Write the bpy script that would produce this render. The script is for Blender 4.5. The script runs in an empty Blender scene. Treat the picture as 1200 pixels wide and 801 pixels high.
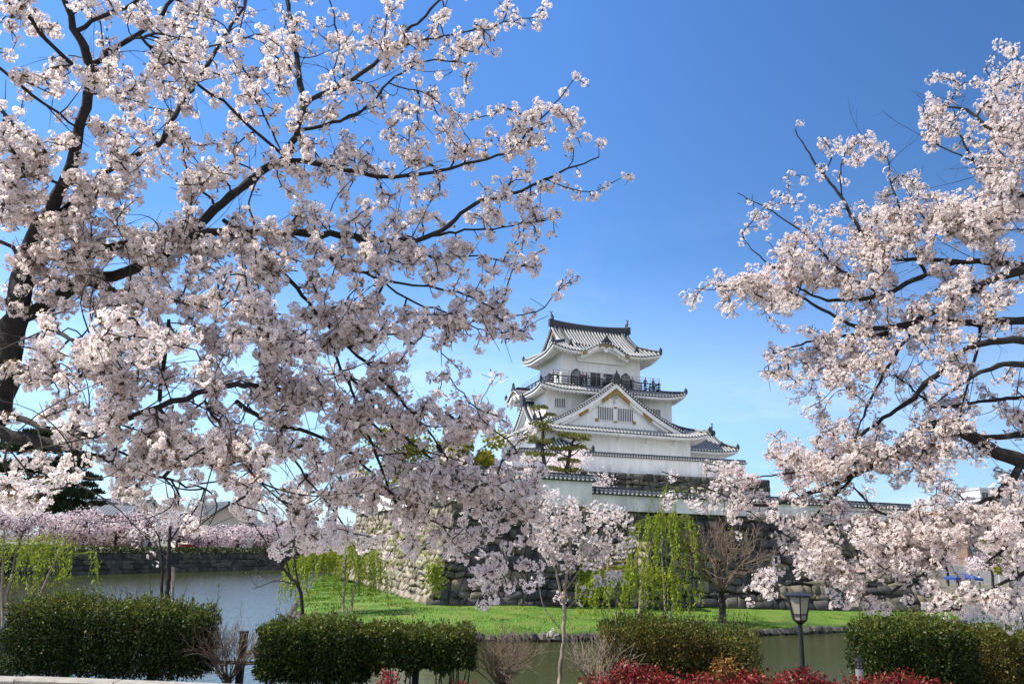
import bpy, math, random
import numpy as np
from mathutils import Vector

# ------------------------------------------------------------------ camera, sky, sun, exposure
SC = bpy.context.scene
COL = SC.collection
F, HOR, ROLL = 933.0, 640.0, math.radians(1.5)
PITCH = math.atan((HOR - 400.5) / F)
EYE = np.array([0.0, 0.0, 1.65])
_fw = np.array([0, math.cos(PITCH), math.sin(PITCH)])
_up = np.array([0, -math.sin(PITCH), math.cos(PITCH)])
_rt = np.array([1.0, 0, 0])
RT = _rt * math.cos(ROLL) + _up * math.sin(ROLL)
UP = _up * math.cos(ROLL) - _rt * math.sin(ROLL)

cam_data = bpy.data.cameras.new("camera")
cam = bpy.data.objects.new("camera", cam_data)
COL.objects.link(cam)
cam_data.sensor_width = 36.0
cam_data.lens = 36.0 * F / 1200.0
cam_data.clip_start, cam_data.clip_end = 0.1, 8000.0
from mathutils import Matrix
cam.matrix_world = Matrix(((RT[0], UP[0], -_fw[0], EYE[0]), (RT[1], UP[1], -_fw[1], EYE[1]),
                           (RT[2], UP[2], -_fw[2], EYE[2]), (0, 0, 0, 1)))
SC.camera = cam

SUN_EL = math.radians(50)
SUN_TH = math.radians(3)         # how far the sun stands on the camera's side of due left
sun_dir = np.array([-math.cos(SUN_TH) * math.cos(SUN_EL), -math.sin(SUN_TH) * math.cos(SUN_EL), math.sin(SUN_EL)])
world = bpy.data.worlds.new("World")
SC.world = world
world.use_nodes = True
world.cycles.sampling_method = 'MANUAL'
world.cycles.sample_map_resolution = 2048
wn = world.node_tree
wn.nodes.clear()
w_out = wn.nodes.new("ShaderNodeOutputWorld")
w_bg = wn.nodes.new("ShaderNodeBackground")
w_sky = wn.nodes.new("ShaderNodeTexSky")
w_sky.sky_type = 'NISHITA'
w_sky.sun_disc = False
w_sky.sun_elevation = SUN_EL
w_sky.sun_rotation = math.atan2(sun_dir[0], sun_dir[1])
w_sky.altitude = 0
w_sky.air_density, w_sky.dust_density, w_sky.ozone_density = 1.0, 0.25, 3.0
w_bg.inputs["Strength"].default_value = 0.15
# faint cirrus wisps in the sky itself
w_tc = wn.nodes.new("ShaderNodeTexCoord")
w_map = wn.nodes.new("ShaderNodeMapping")
w_map.inputs["Scale"].default_value = (2.2, 2.2, 7.0)
w_ns = wn.nodes.new("ShaderNodeTexNoise")
w_ns.inputs["Scale"].default_value = 1.6
w_ns.inputs["Detail"].default_value = 7.0
w_ns.inputs["Roughness"].default_value = 0.62
w_rp = wn.nodes.new("ShaderNodeValToRGB")
w_rp.color_ramp.elements[0].position = 0.52
w_rp.color_ramp.elements[0].color = (0, 0, 0, 1)
w_rp.color_ramp.elements[1].position = 0.80
w_rp.color_ramp.elements[1].color = (0.30, 0.30, 0.30, 1)
w_sep = wn.nodes.new("ShaderNodeSeparateXYZ")
w_low = wn.nodes.new("ShaderNodeMapRange")
w_low.inputs[1].default_value, w_low.inputs[2].default_value = 0.42, 0.05
w_low.inputs[3].default_value, w_low.inputs[4].default_value = 0.0, 1.0
w_mul = wn.nodes.new("ShaderNodeMath"); w_mul.operation = 'MULTIPLY'
w_mix = wn.nodes.new("ShaderNodeMixRGB"); w_mix.blend_type = 'MIX'
w_mix.inputs[2].default_value = (6.5, 6.9, 7.4, 1)
L = wn.links.new
L(w_tc.outputs["Generated"], w_map.inputs["Vector"]); L(w_map.outputs["Vector"], w_ns.inputs["Vector"])
L(w_ns.outputs["Fac"], w_rp.inputs["Fac"]); L(w_tc.outputs["Generated"], w_sep.inputs["Vector"])
L(w_sep.outputs["Z"], w_low.inputs[0]); L(w_rp.outputs["Color"], w_mul.inputs[0]); L(w_low.outputs[0], w_mul.inputs[1])
w_hsv = wn.nodes.new("ShaderNodeHueSaturation")
w_hsv.inputs["Saturation"].default_value = 1.12
pass
L(w_sky.outputs["Color"], w_hsv.inputs["Color"])
w_grad = wn.nodes.new("ShaderNodeValToRGB")      # hazier, less green sky towards the horizon
for _ in range(3): w_grad.color_ramp.elements.new(0.5)
for e_, (p_, c_) in zip(w_grad.color_ramp.elements, ((0.0, (.44, .56, .80)), (0.10, (.70, .79, .97)), (0.2, (1.14, 1.06, 1.14)), (0.35, (.64, .79, .95)), (0.6, (.66, .85, 1.05)))):
    e_.position = p_; e_.color = (*c_, 1)
L(w_sep.outputs["Z"], w_grad.inputs["Fac"])
w_side = wn.nodes.new("ShaderNodeMapRange")      # the sky is deeper on the side away from the sun
for i_, v_ in ((1, 0.05), (2, 0.50), (3, 1.0), (4, 0.70)): w_side.inputs[i_].default_value = v_
L(w_sep.outputs["X"], w_side.inputs[0]); L(w_side.outputs[0], w_hsv.inputs["Value"])
w_gm = wn.nodes.new("ShaderNodeMixRGB"); w_gm.blend_type = 'MULTIPLY'; w_gm.inputs[0].default_value = 1.0
L(w_hsv.outputs["Color"], w_gm.inputs[1]); L(w_grad.outputs["Color"], w_gm.inputs[2])
L(w_gm.outputs["Color"], w_mix.inputs[1]); L(w_mul.outputs[0], w_mix.inputs[0])
# unseen white clouds behind the camera, added as fill for shaded walls and blossoms
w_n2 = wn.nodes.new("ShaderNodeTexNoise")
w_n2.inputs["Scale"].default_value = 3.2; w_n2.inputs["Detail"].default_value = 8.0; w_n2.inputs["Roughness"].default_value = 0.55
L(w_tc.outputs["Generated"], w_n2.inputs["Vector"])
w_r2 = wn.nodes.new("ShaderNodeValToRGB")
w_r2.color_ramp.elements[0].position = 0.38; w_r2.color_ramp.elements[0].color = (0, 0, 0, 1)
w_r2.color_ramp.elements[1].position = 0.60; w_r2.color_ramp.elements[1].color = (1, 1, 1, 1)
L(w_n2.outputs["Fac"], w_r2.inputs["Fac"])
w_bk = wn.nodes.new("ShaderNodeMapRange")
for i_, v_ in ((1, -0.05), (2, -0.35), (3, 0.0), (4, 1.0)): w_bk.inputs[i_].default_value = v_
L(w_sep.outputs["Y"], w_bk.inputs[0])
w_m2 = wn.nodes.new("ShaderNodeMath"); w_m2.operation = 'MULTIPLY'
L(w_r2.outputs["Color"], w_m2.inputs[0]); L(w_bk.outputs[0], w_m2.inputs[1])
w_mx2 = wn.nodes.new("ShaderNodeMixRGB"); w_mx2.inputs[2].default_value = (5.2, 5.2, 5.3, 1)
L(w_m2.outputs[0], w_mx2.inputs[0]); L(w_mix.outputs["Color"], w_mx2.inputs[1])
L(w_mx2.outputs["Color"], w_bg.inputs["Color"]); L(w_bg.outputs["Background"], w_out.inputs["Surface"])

sun_data = bpy.data.lights.new("sun", 'SUN')
sun_data.energy = 5.0
sun_data.angle = math.radians(0.53)
sun_data.color = (1.0, 0.93, 0.80)
sun = bpy.data.objects.new("sun", sun_data)
COL.objects.link(sun)
sun.location = (-60, -5, 80)
sun.rotation_euler = Vector(tuple(-sun_dir)).to_track_quat('-Z', 'Y').to_euler()

SC.view_settings.view_transform = 'Standard'
SC.view_settings.look = 'None'
SC.view_settings.gamma = 1.0
SC.view_settings.use_curve_mapping = False
SC.view_settings.exposure = 0.72
cy = SC.cycles
cy.max_bounces, cy.diffuse_bounces, cy.glossy_bounces = 10, 8, 3
cy.transmission_bounces, cy.transparent_max_bounces = 8, 6
cy.use_adaptive_sampling = False
cy.caustics_reflective = cy.caustics_refractive = False
cy.sample_clamp_indirect = 6.0
cy.use_denoising = True
try:
    cy.denoiser = 'OPENIMAGEDENOISE'
    cy.denoising_prefilter = 'ACCURATE'
except Exception:
    pass


# ------------------------------------------------------------------ helpers
def ray(x, y):
    return _fw + RT * ((x - 600) / F) + UP * ((400.5 - y) / F)


def P(x, y, D):
    """the world point seen at photo pixel (x, y), D metres ahead"""
    d = ray(x, y)
    return EYE + d * (D / d[1])


def onz(x, y, z):
    d = ray(x, y)
    return EYE + d * ((z - EYE[2]) / d[2])


def projpx(q):
    d = np.asarray(q, dtype=float) - EYE
    z = d @ _fw
    return np.stack([600 + F * (d @ RT) / z, 400.5 - F * (d @ UP) / z], axis=-1)


def V3(p):
    return np.array([float(p[0]), float(p[1]), float(p[2])])


def unit(a):
    a = np.asarray(a, dtype=float)
    return a / (np.linalg.norm(a, axis=-1, keepdims=True) + 1e-12)


def tag(o, label=None, cat=None, group=None, kind=None):
    if label: o["label"] = label
    if cat: o["category"] = cat
    if group: o["group"] = group
    if kind: o["kind"] = kind
    return o


def thing(name, loc, label, cat, rz=0.0, group=None):
    o = bpy.data.objects.new(name, None)
    COL.objects.link(o)
    o.location = tuple(float(c) for c in loc)
    o.rotation_euler = (0, 0, rz)
    return tag(o, label, cat, group)


def link(name, me, parent=None):
    o = bpy.data.objects.new(name, me)
    COL.objects.link(o)
    if parent is not None:
        o.parent = parent
    return o


def np_mesh(name, verts, faces, mats, midx=None, parent=None, smooth=False, loc=None):
    """faces: an (n, k) int array or a list of such arrays; midx: one int array per face array (or an int)"""
    if not isinstance(faces, list):
        faces = [faces]
        midx = [midx] if midx is not None else None
    verts = np.asarray(verts, dtype=np.float32)
    if loc is not None:
        verts = verts - np.asarray(loc, dtype=np.float32)
    me = bpy.data.meshes.new(name)
    me.vertices.add(len(verts))
    me.vertices.foreach_set("co", verts.ravel())
    tot = sum(f.size for f in faces)
    nf = sum(len(f) for f in faces)
    me.loops.add(tot)
    me.polygons.add(nf)
    me.loops.foreach_set("vertex_index", np.concatenate([f.ravel() for f in faces]).astype(np.int32))
    sizes = np.concatenate([np.full(len(f), f.shape[1], dtype=np.int32) for f in faces])
    starts = np.concatenate([[0], np.cumsum(sizes)[:-1]]).astype(np.int32)
    me.polygons.foreach_set("loop_start", starts)
    for m in mats:
        me.materials.append(m)
    if midx is not None:
        mi = np.concatenate([np.full(len(f), m, dtype=np.int32) if np.isscalar(m) else np.asarray(m, dtype=np.int32)
                             for f, m in zip(faces, midx)])
        me.polygons.foreach_set("material_index", mi)
    if smooth:
        me.polygons.foreach_set("use_smooth", np.ones(nf, dtype=bool))
    me.update(calc_edges=True)
    me.validate()
    return link(name, me, parent)


class MB:
    """collects boxes, sheets, tubes and prisms into ONE mesh object"""

    def __init__(self):
        self.v, self.f, self.m = [], [], []
        self.cur = 0

    def mat(self, i):
        self.cur = i
        return self

    def add(self, verts, faces):
        b = len(self.v)
        self.v.extend([tuple(float(c) for c in p) for p in verts])
        for f in faces:
            self.f.append(tuple(b + i for i in f))
            self.m.append(self.cur)

    def box(self, lo, hi):
        (a, b, c), (d, e, g) = lo, hi
        self.add([(a, b, c), (d, b, c), (d, e, c), (a, e, c), (a, b, g), (d, b, g), (d, e, g), (a, e, g)],
                 [(0, 3, 2, 1), (4, 5, 6, 7), (0, 1, 5, 4), (1, 2, 6, 5), (2, 3, 7, 6), (3, 0, 4, 7)])

    def bar(self, p, q, w, h, upv=(0, 0, 1)):
        """a rectangular bar from p to q"""
        p, q = V3(p), V3(q)
        d = unit(q - p)
        s = np.cross(d, V3(upv))
        if np.linalg.norm(s) < 1e-6:
            s = np.cross(d, np.array([0, 1.0, 0]))
        s = unit(s) * w / 2
        u = unit(np.cross(s, d)) * h / 2
        vs = [p - s - u, p + s - u, p + s + u, p - s + u, q - s - u, q + s - u, q + s + u, q - s + u]
        self.add(vs, [(0, 3, 2, 1), (4, 5, 6, 7), (0, 1, 5, 4), (1, 2, 6, 5), (2, 3, 7, 6), (3, 0, 4, 7)])

    def tube(self, pts, rad, n=6, cap=True):
        pts = [V3(p) for p in pts]
        if np.isscalar(rad):
            rad = [rad] * len(pts)
        b = []
        ref = None
        for i, p in enumerate(pts):
            d = unit(pts[min(i + 1, len(pts) - 1)] - pts[max(i - 1, 0)])
            if ref is None:
                ref = np.array([0, 0, 1.0]) if abs(d[2]) < 0.9 else np.array([1.0, 0, 0])
            s = unit(np.cross(d, ref))
            t = np.cross(s, d)
            ref = t
            for k in range(n):
                a = 2 * math.pi * k / n
                b.append(p + (s * math.cos(a) + t * math.sin(a)) * rad[i])
        fs = []
        for i in range(len(pts) - 1):
            for k in range(n):
                k2 = (k + 1) % n
                fs.append((i * n + k, i * n + k2, (i + 1) * n + k2, (i + 1) * n + k))
        if cap:
            fs.append(tuple(range(n)))
            fs.append(tuple(range((len(pts) - 1) * n, len(pts) * n))[::-1])
        self.add(b, fs)

    def grid(self, rows):
        """rows: list of equally long point lists"""
        n = len(rows[0])
        vs = [p for r in rows for p in r]
        fs = [(i * n + j, i * n + j + 1, (i + 1) * n + j + 1, (i + 1) * n + j)
              for i in range(len(rows) - 1) for j in range(n - 1)]
        self.add(vs, fs)

    def prism(self, poly, off):
        """an extruded polygon: poly is a list of 3-D points, off the extrusion vector"""
        n = len(poly)
        off = V3(off)
        vs = [V3(p) for p in poly] + [V3(p) + off for p in poly]
        fs = [tuple(range(n))[::-1], tuple(range(n, 2 * n))]
        fs += [(i, (i + 1) % n, n + (i + 1) % n, n + i) for i in range(n)]
        self.add(vs, fs)

    def band(self, pts, w, off):
        """a board that follows pts, w (a vector) wide and off (a vector) thick"""
        w, off = V3(w), V3(off)
        pts = [V3(p) for p in pts]
        n = len(pts)
        vs = []
        for p in pts:
            vs += [p, p + w, p + w + off, p + off]
        fs = []
        for i in range(n - 1):
            a, b = 4 * i, 4 * i + 4
            for k in range(4):
                k2 = (k + 1) % 4
                fs.append((a + k, a + k2, b + k2, b + k))
        fs += [(3, 2, 1, 0), (4 * n - 4, 4 * n - 3, 4 * n - 2, 4 * n - 1)]
        self.add(vs, fs)

    def blob(self, c, r, seed=0, seg=7, rings=5, jit=0.15):
        rg = random.Random(seed)
        vs, fs = [], []
        r = (r, r, r) if np.isscalar(r) else r
        for i in range(rings + 1):
            th = math.pi * i / rings
            for k in range(seg):
                a = 2 * math.pi * k / seg
                j = 1 + rg.uniform(-jit, jit)
                vs.append((c[0] + r[0] * math.sin(th) * math.cos(a) * j, c[1] + r[1] * math.sin(th) * math.sin(a) * j,
                           c[2] + r[2] * math.cos(th) * (1 + rg.uniform(-jit, jit) * 0.4)))
        for i in range(rings):
            for k in range(seg):
                k2 = (k + 1) % seg
                fs.append((i * seg + k, (i + 1) * seg + k, (i + 1) * seg + k2, i * seg + k2))
        self.add(vs, fs)

    def build(self, name, mats, parent=None, smooth=False):
        if not isinstance(mats, (list, tuple)):
            mats = [mats]
        me = bpy.data.meshes.new(name)
        me.from_pydata(self.v, [], self.f)
        for m in mats:
            me.materials.append(m)
        me.polygons.foreach_set("material_index", self.m)
        if smooth:
            me.polygons.foreach_set("use_smooth", [True] * len(self.f))
        me.update()
        return link(name, me, parent)


# ------------------------------------------------------------------ materials
def new_mat(name):
    m = bpy.data.materials.new(name)
    m.use_nodes = True
    nt = m.node_tree
    return m, nt, nt.nodes["Principled BSDF"], nt.nodes["Material Output"]


def setin(b, **kw):
    for k, v in kw.items():
        for nm in (k.replace("_", " "), k.replace("_", " ").title()):
            if nm in b.inputs:
                b.inputs[nm].default_value = v
                break


def ramp(nt, fac, stops):
    r = nt.nodes.new("ShaderNodeValToRGB")
    el = r.color_ramp.elements
    while len(el) < len(stops):
        el.new(0.5)
    for e, (p, c) in zip(el, stops):
        e.position = p
        e.color = (*c, 1)
    nt.links.new(fac, r.inputs["Fac"])
    return r.outputs["Color"]


def noise(nt, scale, detail=4, rough=0.55, coord="Object", sc3=None):
    tc = nt.nodes.new("ShaderNodeTexCoord")
    n = nt.nodes.new("ShaderNodeTexNoise")
    n.inputs["Scale"].default_value = scale
    n.inputs["Detail"].default_value = detail
    n.inputs["Roughness"].default_value = rough
    src = tc.outputs[coord]
    if sc3:
        mp = nt.nodes.new("ShaderNodeMapping")
        mp.inputs["Scale"].default_value = sc3
        nt.links.new(src, mp.inputs["Vector"])
        src = mp.outputs["Vector"]
    nt.links.new(src, n.inputs["Vector"])
    return n.outputs["Fac"]


def bump(nt, b, fac, strength=0.3, dist=0.05):
    bp = nt.nodes.new("ShaderNodeBump")
    bp.inputs["Strength"].default_value = strength
    bp.inputs["Distance"].default_value = dist
    nt.links.new(fac, bp.inputs["Height"])
    nt.links.new(bp.outputs["Normal"], b.inputs["Normal"])


def mat_noise(name, stops, scale=3.0, rough=0.8, bstr=0.25, bdist=0.03, metallic=0.0, detail=5, sc3=None, bscale=None):
    m, nt, b, o = new_mat(name)
    fac = noise(nt, scale, detail, sc3=sc3)
    nt.links.new(ramp(nt, fac, stops), b.inputs["Base Color"])
    setin(b, Roughness=rough, Metallic=metallic)
    if bstr:
        bump(nt, b, noise(nt, bscale or scale * 4, 4, sc3=sc3), bstr, bdist)
    return m


def mat_island(name, stops, rough=0.75, translucent=0.0, tcol=None, noise_scale=None, spec=0.3):
    """colour drawn at random for every loose piece (leaf, petal, stone)"""
    m, nt, b, o = new_mat(name)
    g = nt.nodes.new("ShaderNodeNewGeometry")
    col = ramp(nt, g.outputs["Random Per Island"], stops)
    if noise_scale:
        nf = noise(nt, noise_scale, 5)
        mx = nt.nodes.new("ShaderNodeMixRGB")
        mx.blend_type = 'MULTIPLY'
        mx.inputs[0].default_value = 0.8
        nt.links.new(col, mx.inputs[1])
        nt.links.new(ramp(nt, nf, [(0.25, (0.55, 0.54, 0.5)), (0.7, (1.15, 1.15, 1.15))]), mx.inputs[2])
        col = mx.outputs[0]
        bump(nt, b, noise(nt, noise_scale * 3, 5), 0.5, 0.04)
    nt.links.new(col, b.inputs["Base Color"])
    setin(b, Roughness=rough)
    if "Specular IOR Level" in b.inputs:
        b.inputs["Specular IOR Level"].default_value = spec
    if translucent > 0:
        t = nt.nodes.new("ShaderNodeBsdfTranslucent")
        if tcol:
            t.inputs["Color"].default_value = (*tcol, 1)
        else:
            nt.links.new(col, t.inputs["Color"])
        mx = nt.nodes.new("ShaderNodeMixShader")
        mx.inputs[0].default_value = translucent
        nt.links.new(b.outputs[0], mx.inputs[1])
        nt.links.new(t.outputs[0], mx.inputs[2])
        nt.links.new(mx.outputs[0], o.inputs["Surface"])
    return m


M = {}
M['bark'] = mat_noise("cherry_bark", [(0.3, (0.006, 0.005, 0.0045)), (0.7, (0.022, 0.018, 0.016))], 14, 0.9, 0.9, 0.02, sc3=(1, 1, 2.2))
M['twig'] = mat_noise("twig_bark", [(0.3, (0.010, 0.007, 0.006)), (0.7, (0.032, 0.022, 0.018))], 20, 0.85, 0)
M['twig_brown'] = mat_noise("brown_twig", [(0.3, (0.10, 0.065, 0.045)), (0.7, (0.20, 0.14, 0.10))], 8, 0.85, 0)
M['pale_bark'] = mat_noise("pale_bark", [(0.3, (0.16, 0.12, 0.09)), (0.7, (0.34, 0.28, 0.22))], 12, 0.85, 0.3, 0.01, sc3=(1, 1, 0.3))
M['petal'] = mat_island("petal", [(0.0, (0.79, 0.67, 0.65)), (0.5, (0.875, 0.785, 0.76)), (1.0, (0.925, 0.875, 0.845))], 0.6, 0.55, spec=0.15)
M['petal_pink'] = mat_island("pink_petal", [(0.0, (0.74, 0.60, 0.64)), (0.5, (0.82, 0.72, 0.74)), (1.0, (0.88, 0.82, 0.83))], 0.6, 0.40, spec=0.15)
M['stamen'] = mat_island("stamen", [(0.0, (0.10, 0.018, 0.018)), (0.6, (0.20, 0.05, 0.035)), (1.0, (0.30, 0.19, 0.06))], 0.6)
M['young_leaf'] = mat_island("young_leaf", [(0.0, (0.13, 0.06, 0.025)), (0.6, (0.15, 0.10, 0.03)), (1.0, (0.12, 0.14, 0.03))], 0.5, 0.3)
M['lit_shoot_leaf'] = mat_island("lit_shoot_leaf", [(0.0, (0.045, 0.070, 0.010)), (0.5, (0.09, 0.115, 0.015)), (0.85, (0.15, 0.165, 0.026)), (1.0, (0.17, 0.12, 0.025))], 0.5, 0.3, spec=0.25)
M['hedge_leaf'] = mat_island("hedge_leaf", [(0.0, (0.010, 0.024, 0.005)), (0.55, (0.027, 0.050, 0.008)), (0.85, (0.060, 0.082, 0.013)), (1.0, (0.09, 0.06, 0.015))], 0.5, 0.25, spec=0.3)
M['olive_leaf'] = mat_island("olive_leaf", [(0.0, (0.05, 0.058, 0.012)), (0.5, (0.11, 0.11, 0.02)), (1.0, (0.17, 0.105, 0.03))], 0.5, 0.25)
M['red_leaf'] = mat_island("red_leaf", [(0.0, (0.05, 0.005, 0.005)), (0.45, (0.16, 0.009, 0.010)), (0.82, (0.32, 0.020, 0.018)), (0.92, (0.20, 0.07, 0.02)), (1.0, (0.08, 0.08, 0.02))], 0.45, 0.25, spec=0.35)
M['willow_leaf'] = mat_island("willow_leaf", [(0.0, (0.17, 0.24, 0.015)), (0.6, (0.28, 0.34, 0.025)), (1.0, (0.38, 0.39, 0.05))], 0.5, 0.45)
M['grass_blade'] = mat_island("grass_blade", [(0.0, (0.035, 0.105, 0.002)), (0.6, (0.078, 0.20, 0.003)), (0.93, (0.14, 0.22, 0.008)), (1.0, (0.22, 0.19, 0.04))], 0.55, 0.35)
M['pine_needle'] = mat_island("pine_needle", [(0.0, (0.07, 0.09, 0.015)), (0.6, (0.14, 0.15, 0.025)), (1.0, (0.21, 0.19, 0.04))], 0.6, 0.12)
M['dark_needle'] = mat_island("dark_needle", [(0.0, (0.010, 0.022, 0.012)), (1.0, (0.035, 0.055, 0.022))], 0.6, 0.08)
M['bright_leaf'] = mat_island("bright_leaf", [(0.0, (0.14, 0.15, 0.012)), (0.6, (0.23, 0.23, 0.02)), (1.0, (0.31, 0.28, 0.03))], 0.5, 0.35)
M['far_petal'] = mat_island("far_petal", [(0.0, (0.05, 0.035, 0.035)), (0.15, (0.09, 0.06, 0.06)), (0.18, (0.66, 0.51, 0.55)), (0.7, (0.78, 0.66, 0.68)), (1.0, (0.86, 0.79, 0.79))], 0.7, 0.3, spec=0.1)
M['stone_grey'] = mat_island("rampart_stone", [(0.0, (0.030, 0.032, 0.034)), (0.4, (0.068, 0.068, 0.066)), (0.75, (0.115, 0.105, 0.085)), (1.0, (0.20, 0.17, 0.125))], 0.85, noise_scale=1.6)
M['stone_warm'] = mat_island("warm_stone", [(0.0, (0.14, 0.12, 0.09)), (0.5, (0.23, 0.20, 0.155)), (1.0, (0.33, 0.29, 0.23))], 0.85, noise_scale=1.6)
M['stone_dark'] = mat_island("dark_stone", [(0.0, (0.035, 0.036, 0.036)), (0.6, (0.08, 0.078, 0.07)), (1.0, (0.13, 0.12, 0.10))], 0.85, noise_scale=2.0)
M['gap'] = mat_noise("stone_gap", [(0.3, (0.02, 0.02, 0.018)), (0.7, (0.05, 0.05, 0.035))], 2, 0.95, 0)
M['curb'] = mat_noise("kerb_stone", [(0.3, (0.22, 0.20, 0.17)), (0.7, (0.36, 0.33, 0.29))], 9, 0.85, 0.4, 0.01)
M['tile'] = mat_noise("roof_tile", [(0.3, (0.016, 0.019, 0.026)), (0.7, (0.036, 0.041, 0.052))], 1.5, 0.55, 0.2, 0.02)
M['tile_rib'] = mat_noise("pale_tile_rib", [(0.25, (0.27, 0.27, 0.27)), (0.7, (0.42, 0.415, 0.41))], 1.2, 0.5, 0.1, 0.02)  # ribs are a paler grey than the tiles between them
M['tile_end'] = mat_noise("plastered_tile_end", [(0.3, (0.60, 0.60, 0.58)), (0.7, (0.76, 0.76, 0.74))], 3, 0.8, 0)
M['gold'] = mat_noise("gilt_metal", [(0.38, (0.10, 0.055, 0.012)), (0.5, (0.30, 0.185, 0.04)), (0.7, (0.42, 0.28, 0.07))], 7, 0.45, 0.6, 0.04, metallic=0.35)
M['dark_wood'] = mat_noise("dark_wood", [(0.3, (0.012, 0.012, 0.014)), (0.7, (0.03, 0.03, 0.034))], 4, 0.55, 0.1, 0.01)
M['void'] = mat_noise("dark_opening", [(0.3, (0.010, 0.011, 0.016)), (0.7, (0.03, 0.03, 0.04))], 1, 0.4, 0)
M['steel'] = mat_noise("grey_steel", [(0.3, (0.28, 0.29, 0.30)), (0.7, (0.4, 0.41, 0.42))], 3, 0.45, 0, metallic=0.5)
M['black_metal'] = mat_noise("black_metal", [(0.3, (0.008, 0.008, 0.009)), (0.7, (0.02, 0.02, 0.022))], 20, 0.45, 0.1, 0.003)
M['skin'] = mat_noise("skin", [(0.3, (0.42, 0.26, 0.18)), (0.7, (0.5, 0.32, 0.23))], 3, 0.6, 0)
M['hair'] = mat_noise("hair", [(0.3, (0.012, 0.01, 0.009)), (0.7, (0.03, 0.025, 0.02))], 20, 0.6, 0)


def flat(name, c, rough=0.7, var=0.18, scale=4, metallic=0.0):
    return mat_noise(name, [(0.3, tuple(x * (1 - var) for x in c)), (0.7, tuple(min(x * (1 + var), 0.95) for x in c))], scale, rough, 0.1, 0.01, metallic=metallic)


def mat_plaster(name, white, stain, zlo, zhi, amount):
    """white lime plaster, streaked, with rain stains of their own ragged outline along its foot"""
    m, nt, b, o = new_mat(name)
    n1 = noise(nt, 0.9, 6, 0.62, sc3=(1, 1, 0.35))
    base = ramp(nt, n1, [(0.3, tuple(x * 0.90 for x in white)), (0.65, white)])
    tc = nt.nodes.new("ShaderNodeTexCoord")
    sp = nt.nodes.new("ShaderNodeSeparateXYZ")
    nt.links.new(tc.outputs["Object"], sp.inputs["Vector"])
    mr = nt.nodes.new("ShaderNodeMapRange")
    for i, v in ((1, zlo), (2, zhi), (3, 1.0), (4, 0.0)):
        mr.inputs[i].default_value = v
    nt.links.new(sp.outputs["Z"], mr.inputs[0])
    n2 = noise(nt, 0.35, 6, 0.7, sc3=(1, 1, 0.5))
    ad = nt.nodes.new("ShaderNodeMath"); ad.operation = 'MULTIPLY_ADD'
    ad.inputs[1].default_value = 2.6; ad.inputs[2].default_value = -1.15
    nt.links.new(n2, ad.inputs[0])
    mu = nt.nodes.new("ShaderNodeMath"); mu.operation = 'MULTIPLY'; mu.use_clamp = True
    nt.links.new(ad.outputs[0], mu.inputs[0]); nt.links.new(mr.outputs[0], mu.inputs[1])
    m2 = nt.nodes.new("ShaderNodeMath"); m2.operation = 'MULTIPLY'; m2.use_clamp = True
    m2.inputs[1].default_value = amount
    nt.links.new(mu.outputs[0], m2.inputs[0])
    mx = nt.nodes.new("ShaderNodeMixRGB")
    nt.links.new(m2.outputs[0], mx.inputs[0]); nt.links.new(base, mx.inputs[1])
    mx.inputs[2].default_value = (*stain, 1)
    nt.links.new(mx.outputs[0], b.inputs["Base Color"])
    # thin vertical rain streaks
    st_ = ramp(nt, noise(nt, 1.0, 5, 0.65, sc3=(2.6, 2.6, 0.10)), [(0.34, (0.80, 0.79, 0.77)), (0.56, (1, 1, 1))])
    mz = nt.nodes.new("ShaderNodeMixRGB"); mz.blend_type = 'MULTIPLY'; mz.inputs[0].default_value = 0.55
    nt.links.new(mx.outputs[0], mz.inputs[1]); nt.links.new(st_, mz.inputs[2])
    nt.links.new(mz.outputs[0], b.inputs["Base Color"])
    setin(b, Roughness=0.85)
    bump(nt, b, noise(nt, 5, 5), 0.12, 0.02)
    return m


M['plaster'] = mat_plaster("white_plaster", (0.87, 0.87, 0.86), (0.45, 0.45, 0.43), 0.0, 3.0, 0.5)
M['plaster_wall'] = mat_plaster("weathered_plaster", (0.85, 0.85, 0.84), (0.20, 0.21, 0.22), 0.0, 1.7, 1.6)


def mat_water():
    m, nt, b, o = new_mat("moat_water")
    setin(b, Roughness=0.06)
    b.inputs["Base Color"].default_value = (0.045, 0.052, 0.016, 1)
    b.inputs["IOR"].default_value = 1.33
    tc = nt.nodes.new("ShaderNodeTexCoord")
    mp = nt.nodes.new("ShaderNodeMapping")
    mp.inputs["Scale"].default_value = (0.9, 2.4, 1)
    nt.links.new(tc.outputs["Object"], mp.inputs["Vector"])
    hs = []
    for sc, dt in ((0.9, 3), (3.2, 4)):
        n = nt.nodes.new("ShaderNodeTexNoise")
        n.inputs["Scale"].default_value = sc
        n.inputs["Detail"].default_value = dt
        nt.links.new(mp.outputs["Vector"], n.inputs["Vector"])
        hs.append(n.outputs["Fac"])
    ad = nt.nodes.new("ShaderNodeMath"); ad.operation = 'ADD'
    nt.links.new(hs[0], ad.inputs[0]); nt.links.new(hs[1], ad.inputs[1])
    bump(nt, b, ad.outputs[0], 0.36, 0.05)
    return m


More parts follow.
